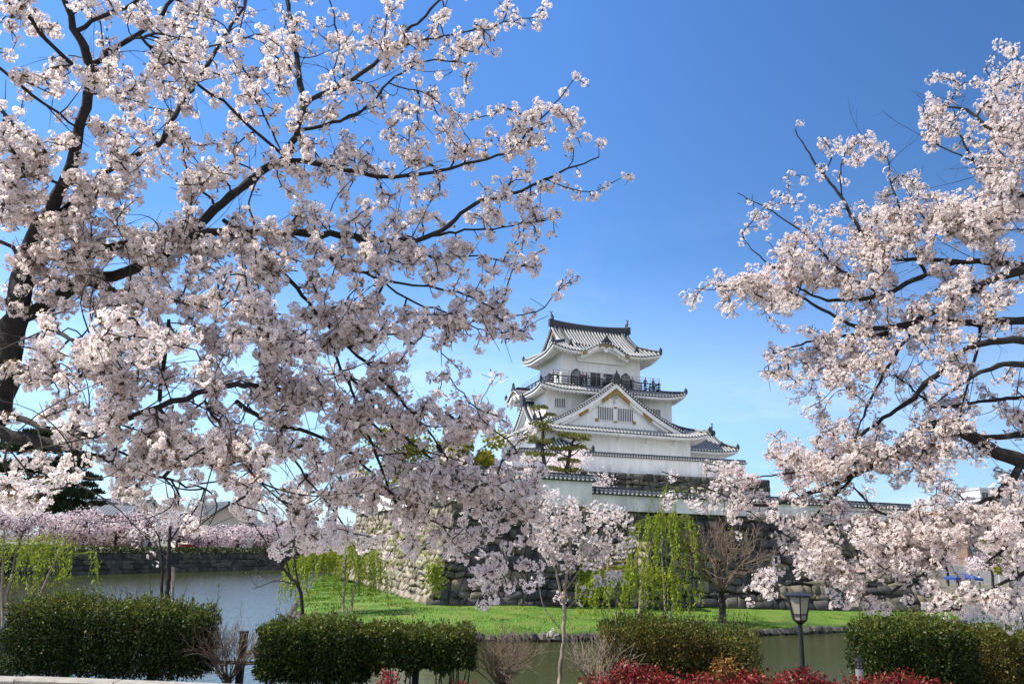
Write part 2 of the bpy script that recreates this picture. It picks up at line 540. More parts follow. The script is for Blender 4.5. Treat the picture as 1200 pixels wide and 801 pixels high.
M['water'] = mat_water()
M['soil'] = mat_noise("park_soil", [(0.3, (0.03, 0.025, 0.018)), (0.7, (0.075, 0.062, 0.045))], 1.5, 0.95, 0.6, 0.03)
M['turf'] = mat_noise("turf", [(0.25, (0.035, 0.095, 0.003)), (0.5, (0.075, 0.155, 0.004)), (0.76, (0.15, 0.15, 0.03))], 0.9, 0.9, 0.8, 0.06, bscale=9)
M['gravel'] = mat_noise("pale_gravel", [(0.3, (0.33, 0.315, 0.29)), (0.7, (0.47, 0.455, 0.425))], 3, 0.95, 0.4, 0.02, bscale=60)
M['earth'] = mat_noise("far_earth", [(0.3, (0.10, 0.09, 0.06)), (0.7, (0.20, 0.18, 0.13))], 0.15, 0.95, 0.3, 0.1)
RNG = np.random.default_rng(7)
random.seed(7)
# ------------------------------------------------------------------ setting: ground, water, mound, banks
WZ = -2.25


def sheet(name, pts, z, mat, kind='structure'):
    mb = MB()
    mb.add([(p[0], p[1], z) for p in pts], [tuple(range(len(pts)))])
    return tag(mb.build(name, mat), kind=kind)


sheet("ground", [(-4000, -600), (4000, -600), (4000, 5000), (-4000, 5000)], -3.2, M['earth'])
sheet("water", [(-160, 10.6), (160, 10.6), (160, 230), (-160, 230)], WZ, M['water'])
# the near bank: park soil with a rough retaining face down to the moat
mb = MB()
edge = [(-40, 11.6), (-14, 11.2), (-6, 10.95), (0, 10.85), (6, 11.4), (12, 12.6), (40, 17)]
rows = [[(x, -40, -0.01) for x, y in edge], [(x, y - 1.6, -0.01) for x, y in edge], [(x, y - 1.2, -0.06) for x, y in edge], [(x, y - 0.2, -0.12) for x, y in edge],
        [(x, y, -0.35) for x, y in edge], [(x, y + 0.7, -3.0) for x, y in edge]]
mb.grid(rows)
tag(mb.build("park_ground", M['soil'], smooth=False), kind='structure')

sheet("path", [(-40, -40), (40, -40), (40, 9.0), (9, 9.6), (6.5, 9.55), (4.6, 9.05), (2.6, 8.5), (0, 8.3), (-3, 8.5), (-6.2, 8.7), (-40, 9.2)], 0.004, M['gravel'])
# castle mound, grass slope between rampart foot and water edge
B_L, B_R = P(503, 708, 45.0), P(1122, 718, 54.0)
mound_edge = [onz(392, 676, -2.0) + np.array([-2.5, 6, 0]), onz(352, 700, -2.0), onz(344, 716, -2.0), onz(365, 727, -2.0), onz(420, 736, -2.0), onz(500, 742, -2.0),
              onz(600, 744, -2.0), onz(690, 743, -2.0), onz(780, 739, -2.0), onz(880, 738, -2.0), onz(960, 735, -2.0),
              onz(1040, 731, -2.0), onz(1128, 727, -2.0)]
mound_in = [onz(440, 668, -1.5), onz(424, 684, -1.5), onz(440, 690, -1.5), onz(456, 695, -1.55), onz(483, 704, -1.55), onz(510, 707, -1.55), onz(600, 706, -1.55),
            onz(690, 706, -1.6), onz(780, 706, -1.6), onz(880, 708, -1.65), onz(960, 710, -1.7),
            onz(1040, 713, -1.75), onz(1124, 719, -1.8)]
mound_rows = []
for t in np.linspace(0, 1, 9):
    row = []
    for a, b in zip(mound_edge, mound_in):
        q = a * (1 - t) + b * t
        q = q.copy()
        q[2] = a[2] + (b[2] - a[2] + 0.12) * (t ** 0.75)
        row.append(q)
    mound_rows.append(row)
mb = MB()
mb.grid([[(p[0], p[1], WZ - 0.6) for p in mound_edge]] + mound_rows + [[(p[0] + 0.3, p[1] + 3.5, p[2] + 0.1) for p in mound_in]])
tag(mb.build("castle_mound", M['turf'], smooth=True), kind='structure')
# island core under the courtyard
_tl, _mt, _tr = P(534, 588, 47.2), P(757, 603, 51.5), P(1064, 614, 57.0)
core = [_tl + [1.3, .9, 0], _mt + [0, 1.0, 0], _tr + [-.8, 1.0, 0], _tr + [8, 30, 0], (70, 190, 0), (-5, 175, 0), _tl + [-9.0, 30, 0]]
mb = MB()
n = len(core)
mb.add([(p[0], p[1], -3) for p in core] + [(p[0], p[1], 4.0) for p in core],
       [tuple(range(n, 2 * n))] + [(i, (i + 1) % n, n + (i + 1) % n, n + i) for i in range(n)])
tag(mb.build("courtyard_ground", M['gravel']), kind='structure')

# far left bank: land behind a dark retaining wall; far right shore
FB = [np.array([-62.0, 40.0]), np.array([-44.4, 84.4]), np.array([-31.6, 119.0]), np.array([-18.0, 158.0])]
zb = [P(80, 642, 84.4)[2], P(335, 651, 119)[2]]
ZB = float(np.mean(zb))
mb = MB()
mb.add([(FB[0][0] - 0.6, FB[0][1], ZB), (FB[1][0] - 0.6, FB[1][1], ZB), (FB[2][0] - 0.6, FB[2][1], ZB), (FB[3][0] - 0.6, FB[3][1], ZB), (-18, 1800, ZB), (-2600, 1800, ZB), (-2600, 40, ZB)],
       [tuple(range(7))])
tag(mb.build("far_bank", M['earth']), kind='structure')
RS = [onz(1100, 699, WZ), onz(1210, 706, WZ)]
mb = MB()
y0 = 80.0
mb.grid([[(30, y0, -2.6), (120, y0 - 4, -2.6)], [(30, y0 + 0.6, -1.95), (120, y0 - 3.4, -1.95)], [(30, y0 + 12, -1.6), (120, y0 + 8, -1.6)], [(60, 1800, -1.0), (2600, 1800, -1.0)]])
tag(mb.build("far_shore", M['earth']), kind='structure')


# ------------------------------------------------------------------ dry stone facing
def stone_face(A0, B0, B1, A1, size, mat, name, parent, seed, curve=0.0, out=None, depth=0.16, gapmat=None):
    """irregular stones on the patch A0-B0 (foot) to A1-B1 (top); every stone is a raised, chamfered block"""
    rg = np.random.default_rng(seed)
    A0, B0, B1, A1 = map(V3, (A0, B0, B1, A1))
    ang = 0.90
    W = max(np.linalg.norm(B0 - A0), np.linalg.norm(B1 - A1))
    H = (np.linalg.norm(A1 - A0) + np.linalg.norm(B1 - B0)) / 2
    nrm = unit(np.cross(B0 - A0, A1 - A0)) if out is None else unit(V3(out))

    def pt(s, t):
        q = (A0 * (1 - s) + B0 * s) * (1 - t) + (A1 * (1 - s) + B1 * s) * t
        return q - nrm * curve * 4 * t * (1 - t)
    nr = max(2, int(round(H / size)))
    ts = np.linspace(0, 1, nr + 1)
    ts[1:-1] += rg.uniform(-0.25, 0.25, nr - 1) / nr
    vs, fs4 = [], []
    for r in range(nr):
        x = 0.0
        cuts = [0.0]
        while x < 1:
            x += size * rg.choice([.55, .8, 1.1, 1.5, 2.0]) * rg.uniform(.85, 1.15) / W
            cuts.append(min(x, 1.0))
        if cuts[-1] - cuts[-2] < 0.4 * size / W and len(cuts) > 2:
            cuts.pop(-2)
        jt0 = [rg.uniform(-0.3, 0.3) / nr for _ in cuts]
        jt1 = [rg.uniform(-0.3, 0.3) / nr for _ in cuts]
        sh = [0] + list(rg.uniform(-0.35, 0.35, max(0, len(cuts) - 2)) * size / W) + [0]
        for i in range(len(cuts) - 1):
            lo, hi = (ts[r], ts[r + 1])
            k0 = jt0 if r > 0 else [0] * len(cuts)
            k1 = jt1 if r < nr - 1 else [0] * len(cuts)
            c = [(cuts[i] + sh[i] * .5, lo + k0[i]), (cuts[i + 1] + sh[i + 1] * .5, lo + k0[i + 1]), (cuts[i + 1] - sh[i + 1] * .5, hi + k1[i + 1]), (cuts[i] - sh[i] * .5, hi + k1[i])]
            # eight-cornered outline: corners cut off, mid-edges bowed
            oct_ = []
            for a in range(4):
                p, q = np.array(c[a]), np.array(c[(a + 1) % 4])
                f = rg.uniform(0.04, 0.2)
                oct_ += [p + (q - p) * f, p + (q - p) * (1 - rg.uniform(0.04, 0.18))]
            ctr = np.mean(oct_, axis=0)
            b = len(vs)
            dp = depth * rg.uniform(0.6, 1.4)
            tilt = rg.uniform(-0.8, 0.8, 2)
            for sc, dd in ((0.985, -0.05), (0.955, dp * 0.72), (ang, dp)):
                for p in oct_:
                    e = ctr + (p - ctr) * sc
                    rel = (p - ctr) / (np.abs(np.array(oct_) - ctr).max(axis=0) + 1e-9)
                    vs.append(pt(e[0], e[1]) + nrm * (dd + (dp * 0.6 * (rel @ tilt) * sc if dd > 0 else 0) + rg.uniform(-0.02, 0.02)))
            for l in (0, 8):
                for k in range(8):
                    k2 = (k + 1) % 8
                    fs4.append((b + l + k, b + l + k2, b + l + 8 + k2, b + l + 8 + k))
            m_ = len(vs)
            vs.append(pt(*ctr) + nrm * dp * rg.uniform(.92, 1.08))
            for k in range(0, 8, 2):
                fs4.append((b + 16 + k, b + 16 + k + 1, b + 16 + (k + 2) % 8, m_))
    nface = len(fs4)
    # the dark backing the joints show
    b = len(vs)
    for t in np.linspace(0, 1, 5):
        for s in (0, 0.5, 1):
            vs.append(pt(s, t) - nrm * 0.03)
    back = [(b + i * 3 + j, b + i * 3 + j + 1, b + (i + 1) * 3 + j + 1, b + (i + 1) * 3 + j) for i in range(4) for j in range(2)]
    return np_mesh(name, np.array(vs), [np.array(fs4), np.array(back)], [mat, gapmat or M['gap']], [0, 1], parent)


# outer rampart (ishigaki)
zt = P(600, 586, 46)[2]
T_L, T_R = P(534, 588, 47.2), P(1064, 614, 57.0)
T_L[2], T_R[2] = zt, P(1064, 611, 57.0)[2]
M_T = P(757, 603, 51.5); M_T[2] = P(757, 600.5, 51.5)[2]
M_B = P(757, 706, 49.4); M_B[2] = -1.6
B_L[2], B_R[2] = -1.6, -1.85
ramp_t = thing("stone_rampart", (B_L[0], B_L[1], -1.7), "tall battered dry stone rampart rising from the grass strip beside the moat", "rampart")
ramp_t.location = (0, 0, 0)
stone_face(B_L, M_B, M_T, T_L, 0.52, M['stone_grey'], "front_face", ramp_t, 3, 0.25)
stone_face(M_B, B_R, T_R, M_T, 0.52, M['stone_grey'], "front_face", ramp_t, 4, 0.25)
lf = np.array([-math.sin(math.radians(21)), math.cos(math.radians(21)), 0])
BL2, TL2 = B_L + lf * 32, T_L + lf * 30
BL2[2] = -1.2
o = stone_face(BL2, B_L, T_L, TL2, 0.40, M['stone_warm'], "side_face", ramp_t, 5, 0.25)  # sunny side in paler, warmer stone: part of the light is in the colour
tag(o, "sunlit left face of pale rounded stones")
rf_ = np.array([0.25, 0.97, 0])
stone_face(B_R, B_R + rf_ * 30, T_R + rf_ * 30, T_R, 0.75, M['stone_grey'], "side_face", ramp_t, 6, 0.25)
# dressed corner stones (sangi-zumi) alternate along the corners
for (b0, t0, d1, d2, sd) in ((B_R, T_R, unit(M_B - B_R), rf_, 1),):
    mb = MB()
    nb = 11
    for k in range(nb):
        f0, f1 = (k + 0.04) / nb, (k + 0.96) / nb
        ln1, ln2 = ((1.5, 0.75) if k % 2 else (0.75, 1.5))
        nrm = unit(np.cross(d1, [0, 0, 1])) * -1
        vs = []
        for f in (f0, f1):
            c = b0 * (1 - f) + t0 * f
            inn = unit(d1 + d2) * 0
            o1 = unit(np.cross(d2, [0, 0, 1])) * 0.22
            o2 = unit(np.cross([0, 0, 1], d1)) * 0.22
            cc = c + o1 + o2
            vs += [cc, cc + d1 * ln1, c + d1 * ln1 + d2 * ln2, cc + d2 * ln2]
        mb.add(vs, [(0, 3, 2, 1), (4, 5, 6, 7), (0, 1, 5, 4), (1, 2, 6, 5), (2, 3, 7, 6), (3, 0, 4, 7)])
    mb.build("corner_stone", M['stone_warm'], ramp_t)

# water-edge stones along the mound
edge_t = MB()
rg = random.Random(5)
for a, b in zip(mound_edge[1:-1], mound_edge[2:]):
    L_ = np.linalg.norm(b - a)
    k = 0.0
    while k < L_:
        w = rg.uniform(0.28, 0.62)
        c = a + (b - a) * min(1, (k + w / 2) / L_)
        edge_t.blob((c[0], c[1] - 0.05, WZ + 0.10 + rg.uniform(-0.03, .05)), (w * 0.55, 0.3, 0.24 + rg.uniform(-.06, .06)), rg.randint(0, 9999), 7, 4, 0.16)
        k += w
tag(edge_t.build("stone_edging", M['stone_dark'], smooth=False), "low line of dark stones edging the grass strip at the waterline", "stone edging")

# low protruding stone block with a grassy top and bamboo rungs beside it
q0, q1 = P(757, 706, 47.6), P(776, 706, 48.4)
q0[2] = q1[2] = -1.6
blk = thing("stone_buttress", (0, 0, 0), "low brown stone block with a grassy top jutting from the rampart behind the willow", "buttress")
lv = lf
h_ = P(745, 634, 48.5)[2]
c0, c1 = q0 + np.array([0.35, 0.4, 0]), q1 + np.array([-.2, .4, 0])
b0, b1 = q0 + lv * 6.0, c0 + lv * 5.6
T0, T1, T2 = c0.copy(), c1.copy(), b1.copy()
T0[2] = T1[2] = T2[2] = h_
stone_face(b0, q0, T0, T2, 0.55, M['stone_warm'], "side_face", blk, 8, 0.05)  # sun side paler than the front: lit tone put into the stone colour
stone_face(q0, q1, T1, T0, 0.55, M['stone_grey'], "front_face", blk, 9, 0.05)
mb = MB()
mb.add([T0, T1, T1 + lv * 6, T2], [(0, 1, 2, 3)])
mb.build("grassy_top", M['turf'], blk)
bam = thing("bamboo_ladder", (0, 0, 0), "small ladder of yellow bamboo rungs leaning on the rampart left of the willow", "ladder")
la, lb = P(712, 674, 46.4), P(736, 672, 46.8)
ta, tb = P(712, 638, 48.0), P(732, 638, 48.3)
MBm = flat("bamboo", (0.20, 0.155, 0.07), 0.6)
for s0, s1 in ((la, ta), (lb, tb)):
    mb = MB(); mb.tube([s0, s1], 0.06, 6); mb.build("rail", MBm, bam)
for k in range(8):
    f = k / 7
    mb = MB(); mb.tube([la * (1 - f) + ta * f + [-.1, -.05, 0], lb * (1 - f) + tb * f + [.1, -.05, 0]], 0.055, 6); mb.build("rung", MBm, bam)


# ------------------------------------------------------------------ plastered walls with tiled copings
def plaster_wall(name, a, b, zbot, ztop_a, ztop_b, thick, label, cat="wall", end=True):
    a, b = V3(a), V3(b)
    d = b - a; d[2] = 0
    Lg = np.linalg.norm(d)
    rz = math.atan2(d[1], d[0])
    root = thing(name, (a[0], a[1], zbot), label, cat, rz, "white plastered castle walls")
    dz = ztop_b - ztop_a
    H = ztop_a - zbot
    mb = MB()
    t = thick / 2
    ns = 12
    rows = []
    for off, tz in ((-t, 0), (-t, 1), (t, 1), (t, 0)):
        rows.append([(Lg * i / ns, off, (H + dz * i / ns - 0.30) * tz if tz else -0.02 - 0.0 * i) for i in range(ns + 1)])
    mb.grid(rows)
    mb.add([rows[0][0], rows[1][0], rows[2][0], rows[3][0]], [(0, 1, 2, 3)])
    mb.add([rows[0][-1], rows[1][-1], rows[2][-1], rows[3][-1]], [(3, 2, 1, 0)])
    mb.build("wall", M['plaster_wall'], root)
    mb = MB()
    zz = lambda x: H + dz * x / Lg
    for s in (-1, 1):
        mb.mat(0)
        mb.add([(-.15, s * (t + 0.26), zz(0) - 0.22), (Lg + .15, s * (t + 0.26), zz(Lg) - 0.22), (Lg + .15, 0, zz(Lg) + 0.02), (-.15, 0, zz(0) + 0.02)], [(0, 1, 2, 3) if s < 0 else (3, 2, 1, 0)])
        mb.add([(-.15, s * (t + 0.26), zz(0) - 0.22), (Lg + .15, s * (t + 0.26), zz(Lg) - 0.22), (Lg + .15, s * (t + 0.24), zz(Lg) - 0.30), (-.15, s * (t + 0.24), zz(0) - 0.30)], [(3, 2, 1, 0) if s < 0 else (0, 1, 2, 3)])
        mb.add([(-.15, s * (t + 0.24), zz(0) - 0.30), (Lg + .15, s * (t + 0.24), zz(Lg) - 0.30), (Lg + .15, s * (t + .02), zz(Lg) - 0.34), (-.15, s * (t + .02), zz(0) - 0.34)], [(3, 2, 1, 0)])
        x = 0.1
        while x < Lg:
            z = zz(x)
            mb.mat(0).bar((x, s * (t + 0.28), z - 0.20), (x, 0, z + 0.05), 0.13, 0.08)
            mb.mat(1).box((x - 0.06, s * (t + 0.28) - 0.03, z - 0.275), (x + 0.06, s * (t + 0.28) + 0.03, z - 0.165))
            x += 0.30
    mb.mat(0).bar((-.2, 0, zz(0) + 0.08), (Lg + .2, 0, zz(Lg) + 0.07), 0.18, 0.13)
    mb.mat(1).bar((-.1, 0, zz(0) - 0.02), (Lg + .1, 0, zz(Lg) - 0.02), 0.32, 0.06)
    mb.build("tiled_coping", [M['tile'], M['tile_end']], root)
    return root


OW = P(530, 543.5, 45.2)
OW_e = P(692, 558, 49.6)
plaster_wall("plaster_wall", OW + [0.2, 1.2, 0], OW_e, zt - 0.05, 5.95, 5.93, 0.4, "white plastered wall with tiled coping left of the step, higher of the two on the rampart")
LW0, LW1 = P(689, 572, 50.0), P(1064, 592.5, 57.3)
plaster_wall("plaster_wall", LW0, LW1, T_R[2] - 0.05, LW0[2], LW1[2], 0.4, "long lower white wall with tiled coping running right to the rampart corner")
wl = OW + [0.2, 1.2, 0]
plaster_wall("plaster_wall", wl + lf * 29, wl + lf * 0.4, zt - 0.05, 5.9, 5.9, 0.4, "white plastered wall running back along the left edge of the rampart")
# ------------------------------------------------------------------ castle keep
A17 = math.radians(17)
K_O = P(647.5, 405, 92.0)
KZ = 9.0
keep = thing("castle_keep", (K_O[0], K_O[1], KZ), "white three tiered castle keep with grey tiled roofs and a big front gable", "castle", A17)


class Roof:
    """hipped or hip-and-gable roof over rect (u0,u1,v0,v1); t=0 at the eave, 1 at the top"""

    def __init__(s, rect, ze, rise, runs, lift=0.35, tg=None, ov=0.45, conc=0.36):
        s.u0, s.u1, s.v0, s.v1 = rect
        s.ze, s.rise, s.lift, s.conc = ze, rise, lift, conc
        s.rl, s.rr, s.rf, s.rb = runs
        s.tg, s.ov = tg, ov
        s.cl = s.rl * tg - ov if tg else 1e9
        s.cr = s.rr * tg - ov if tg else 1e9

    def h(s, t):
        return s.rise * ((1 - s.conc) * t + s.conc * t * t)

    def side(s, k):
        """(fixed axis value function, along-range function, point function) of side k in f, b, l, r"""
        if k in 'fb':
            lo = lambda t: s.u0 + min(s.rl * t, s.cl)
            hi = lambda t: s.u1 - min(s.rr * t, s.cr)
            hlo, hhi = (lambda t: s.u0 + s.rl * t), (lambda t: s.u1 - s.rr * t)
            mk = lambda a, t, z: (a, (s.v0 + s.rf * t) if k == 'f' else (s.v1 - s.rb * t), z)
        else:
            lo = hlo = lambda t: s.v0 + s.rf * t
            hi = hhi = lambda t: s.v1 - s.rb * t
            mk = lambda a, t, z: ((s.u0 + s.rl * t) if k == 'l' else (s.u1 - s.rr * t), a, z)

        def pt(a, t, dz=0.0):
            dc = max(0.0, min(a - hlo(t), hhi(t) - a))
            z = s.ze + s.h(t) + s.lift * max(0.0, 1 - dc / 3.6) ** 2 * max(0.0, 1 - t * 1.2) + dz
            return mk(a, t, z)
        tmax = 1.0 if (k in 'fb' or s.tg is None) else s.tg
        return lo, hi, pt, tmax

    def build(s, name, parent, wall, soff=0.30, spacing=0.42, sides='fblr', skip=None, ridge=True):
        mb = MB()      # 0 tile, 1 rib, 2 tile end
        ev = MB()      # 0 plaster
        for k in sides:
            lo, hi, pt, tm = s.side(k)
            nt_, ns = 8, 26
            mb.mat(0)
            rows = [[pt(lo(t) + (hi(t) - lo(t)) * j / ns, t) for j in range(ns + 1)] for t in np.linspace(0, tm, nt_ + 1)]
            a0_, a1_ = lo(0), hi(0)
            ax_ = 0 if k in 'fb' else 1
            inbay = lambda p: bool(skip) and k == skip[0] and skip[1] + .3 < p < skip[2] - .3
            b_ = len(mb.v)
            mb.add([p for r in rows for p in r], [(i * (ns + 1) + j, i * (ns + 1) + j + 1, (i + 1) * (ns + 1) + j + 1, (i + 1) * (ns + 1) + j)
                   for i in range(nt_) for j in range(ns)
                   if not (inbay((rows[i][j][ax_] + rows[i][j + 1][ax_]) / 2) and (i + .5) / nt_ * tm < skip[3])])
            for j in range(ns):
                if not inbay((rows[0][j][ax_] + rows[0][j + 1][ax_]) / 2):
                    p, q = rows[0][j], rows[0][j + 1]
                    mb.add([p, q, (q[0], q[1], q[2] - .13), (p[0], p[1], p[2] - .13)], [(0, 1, 2, 3)])
            # ribs
            a = lo(0) + spacing * 0.5
            while a < hi(0):
                te = tm
                path = []
                for t in np.linspace(0, tm, 8):
                    if a < lo(t) - 1e-6 or a > hi(t) + 1e-6:
                        # end where the rib meets the hip
                        t0 = path[-1][1] if path else 0
                        for q in np.linspace(t0, t, 12):
                            if lo(q) <= a <= hi(q):
                                te = q
                        if path and te > path[-1][1] + 1e-3:
                            path.append((pt(a, te, 0.05), te))
                        break
                    path.append((pt(a, t, 0.05), t))
                if skip and k == skip[0] and skip[1] < a < skip[2]:
                    path = [p for p in path if p[1] > skip[3]]
                elif len(path) >= 2:
                    p0 = np.array(path[0][0])
                    out = {'f': (0, -1, 0), 'b': (0, 1, 0), 'l': (-1, 0, 0), 'r': (1, 0, 0)}[k]
                    mb.mat(2).bar(p0 + np.array(out) * 0.05 + [0, 0, -.02], p0 - np.array(out) * 0.06 + [0, 0, -.02], 0.19, 0.19)
                if len(path) >= 2:
                    mb.mat(1).tube([p for p, _ in path], 0.098, 5, cap=False)
                a += spacing
            # plastered eave: fascia, soffit and rafters
            wu0, wu1, wv0, wv1 = wall
            ovh = {'f': wv0 - s.v0, 'b': s.v1 - wv1, 'l': wu0 - s.u0, 'r': s.u1 - wu1}[k]
            inw = {'f': (0, 1, 0), 'b': (0, -1, 0), 'l': (1, 0, 0), 'r': (-1, 0, 0)}[k]
            inw = np.array(inw, dtype=float)
            ax = 0 if k in 'fb' else 1
            w0, w1 = ((wu0, wu1) if ax == 0 else (wv0, wv1))
            def under(a, inset, dz):
                f = min(1.0, inset / max(ovh, .1))
                lo_, hi_ = lo(0) + (w0 - lo(0)) * f, hi(0) + (w1 - hi(0)) * f
                aa = lo_ + (hi_ - lo_) * a
                p = np.array(pt(min(max(lo(0) + (hi(0) - lo(0)) * a, lo(0)), hi(0)), 0, dz))
                p = p + inw * inset
                p[ax] = aa
                # the corner lift fades towards the wall
                p[2] -= (p[2] - dz - s.ze) * f * 0.8
                return p
            A_ = np.linspace(0, 1, ns + 1)
            runs_ = [[]]
            for a in A_:
                if inbay(lo(0) + (hi(0) - lo(0)) * a):
                    if runs_[-1]: runs_.append([])
                else:
                    runs_[-1].append(a)
            for Ar in runs_:
                if len(Ar) > 1:
                    ev.grid([[under(a, 0.10, -0.10) for a in Ar], [under(a, 0.10, -0.36) for a in Ar], [under(a, 0.34, -0.37) for a in Ar], [under(a, 0.36, -0.26) for a in Ar],
                             [under(a, ovh + 0.03, 0.08) for a in Ar]])
            nraf = int((hi(0) - lo(0)) / 0.46)
            for i in range(1, nraf):
                a = i / nraf
                if inbay(lo(0) + (hi(0) - lo(0)) * a): continue
                p, q = under(a, 0.30, -0.40), under(a, min(ovh, 1.3), -0.20)
                ev.bar(p, q, 0.17, 0.20)
        # hips
        for (ku, kv) in (('l', 'f'), ('r', 'f'), ('l', 'b'), ('r', 'b')):
            if kv not in sides:
                continue
            lo, hi, pt, tm = s.side(kv)
            te = s.tg if s.tg else 1.0
            path = [pt((s.u0 + s.rl * t) if ku == 'l' else (s.u1 - s.rr * t), t, 0.12) for t in np.linspace(0.02, te, 7)]
            mb.mat(0).tube(path, 0.19, 6)
            mb.mat(1).tube([(p[0], p[1], p[2] + 0.14) for p in path[1:]], 0.10, 5)
            c = np.array(path[0])
            mb.mat(0).bar(c + [0, 0, -.1], c + [0, 0, 0.42], 0.30, 0.30)
            mb.bar(c + [0, 0, .42], c + [0, 0, .62], 0.14, 0.14)
        roof = mb.build(name, [M['tile'], M['tile_rib'], M['tile_end']], parent)
        eave = ev.build("eave", M['plaster'], roof)
        return roof


# storeys: (u0, u1, v0, v1, z0, z1)
ST1 = (-1.7, 17.0, -1.8, 12.6, 9.0, 15.0)
ST2 = (-0.4, 16.2, 1.0, 11.2, 14.8, 20.2)
ST3 = (1.83, 12.35, 1.8, 9.8, 20.2, 25.4)
for st, lb in ((ST1, "plain white lower storey wall"), (ST2, "white middle storey wall"), (ST3, "white top storey wall")):
    mb = MB()
    mb.box((st[0], st[2], st[4] - KZ), (st[1], st[3], st[5] - KZ))
    if st is ST3:      # timber lines under the plaster
        for z in (22.0, 23.35):
            mb.box((st[0] - .04, st[2] - .04, z - KZ), (st[1] + .04, st[3] + .04, z + 0.12 - KZ))
    if st is ST1:
        for u in np.arange(0.3, 16, 3.6):
            mb.box((u, st[2] - 0.35, 13.75 - KZ), (u + .45, st[2] + .1, 14.15 - KZ))
        mb.box((st[0] - .05, st[2] - .05, 13.55 - KZ), (st[1] + .05, st[3] + .05, 13.75 - KZ))
    tag(mb.build("storey", M['plaster'], keep), lb)

R1 = Roof((-3.4, 18.75, -3.6, 14.4), 14.65 - KZ, 1.95, (3.0, 2.55, 4.6, 3.2), 0.6)
R1.build("lower_roof", keep, ST1[:4])
R2 = Roof((-1.75, 17.2, -1.0, 13.0), 19.75 - KZ, 0.95, (1.6, 3.0, 2.1, 2.0), 0.55)
R2.build("middle_roof", keep, ST2[:4], skip=('l', 5.95, 11.85, 0.9))
R3 = Roof((0.0, 14.5, 0.0, 11.6), 24.75 - KZ, 4.25, (5.8, 5.8, 5.8, 5.8), 0.62, tg=0.41, ov=0.55, conc=0.46)
top_roof = R3.build("top_roof", keep, ST3[:4], skip=('f', 3.75, 10.05, 0.30))


def gable_curve(s):
    return 1.38 * s - 0.38 * s * s


def fish(mb, c, h, dirx):
    """roof-ridge dolphin: thick head down on the ridge, tail curling up"""
    c = V3(c)
    pts = [c + [dirx * 0.05 * h, 0, 0.0], c + [-dirx * 0.10 * h, 0, 0.22 * h], c + [-dirx * 0.04 * h, 0, 0.5 * h], c + [dirx * 0.10 * h, 0, 0.78 * h], c + [dirx * 0.06 * h, 0, 1.0 * h]]
    mb.tube(pts, [0.20 * h, 0.19 * h, 0.13 * h, 0.07 * h, 0.03 * h], 7)
    for sg in (-1, 1):
        mb.prism([c + [dirx * .06 * h, 0, .78 * h], c + [dirx * (.10 + .30 * sg) * h, 0, 1.06 * h], c + [dirx * (.08 + .1 * sg) * h, 0, .95 * h]], (0, 0.06, 0))
        mb.prism([c + [0, 0, .3 * h], c + [sg * .30 * h, 0, .50 * h], c + [0, 0, .52 * h]], (0, .05, 0))


# top ridge, verges, gable ends
vm = 5.8
zr = R3.ze + R3.h(1)
mb = MB()
ua, ub = R3.u0 + R3.cl, R3.u1 - R3.cr
sag = lambda f: 0.34 * (2 * f - 1) ** 2
rp = [(ua - .1 + (ub - ua + .2) * f, vm, zr + 0.30 + sag(f)) for f in np.linspace(0, 1, 13)]
mb.mat(0).band([(p[0], p[1] - .22, p[2] - .46) for p in rp], (0, .44, 0), (0, 0, .66))
mb.tube([(p[0], p[1], p[2] + .22) for p in rp], 0.17, 6)
for dz in ():
    mb.mat(1).band([(p[0], p[1] - .275, p[2] + dz) for p in rp], (0, .55, 0), (0, 0, .05))
mb.mat(0)
for p, dx in ((rp[0], -1), (rp[-1], 1)):
    mb.box((p[0] - .13, vm - .3, p[2] - .6), (p[0] + .13, vm + .3, p[2] + .34))
for e in (0, 1):        # verge ridges running down each gable edge
    uu = (ua + .25) if e == 0 else (ub - .25)
    for k in 'fb':
        lo, hi, pt, tm = R3.side(k)
        path = [pt(uu + (0.75 if e == 0 else -0.75), t, 0.16) for t in np.linspace(1, 0.22, 8)]
        mb.mat(0).tube(path, 0.20, 6)
        c = np.array(path[-1])
        mb.prism([c + [-.32, -.1, -.15], c + [.32, -.1, -.15], c + [0, -.1, .75]], (0, .3, 0))
        edge = [pt(uu, t, 0.03) for t in np.linspace(1, 0.40, 8)]
        mb.mat(0).tube(edge, 0.17, 6)
        mb.mat(2)
        for q in np.linspace(0, 1, 16):
            i = q * 7; j = min(int(i), 6)
            p = np.array(edge[j]) * (1 - (i - j)) + np.array(edge[j + 1]) * (i - j)
            dx = -1 if e == 0 else 1
            mb.bar(p + [dx * .12, 0, -.05], p + [dx * .2, 0, -.05], .15, .15)
mb.build("main_ridge", [M['tile'], M['tile_rib'], M['tile_end']], top_roof)
for p, dx in ((rp[0], 1), (rp[-1], -1)):
    mb = MB()
    fish(mb, (p[0] + dx * 0.25, vm, p[2] + .28), 1.1, -dx)
    mb.build("dolphin_finial", M['tile'], top_roof, smooth=True)
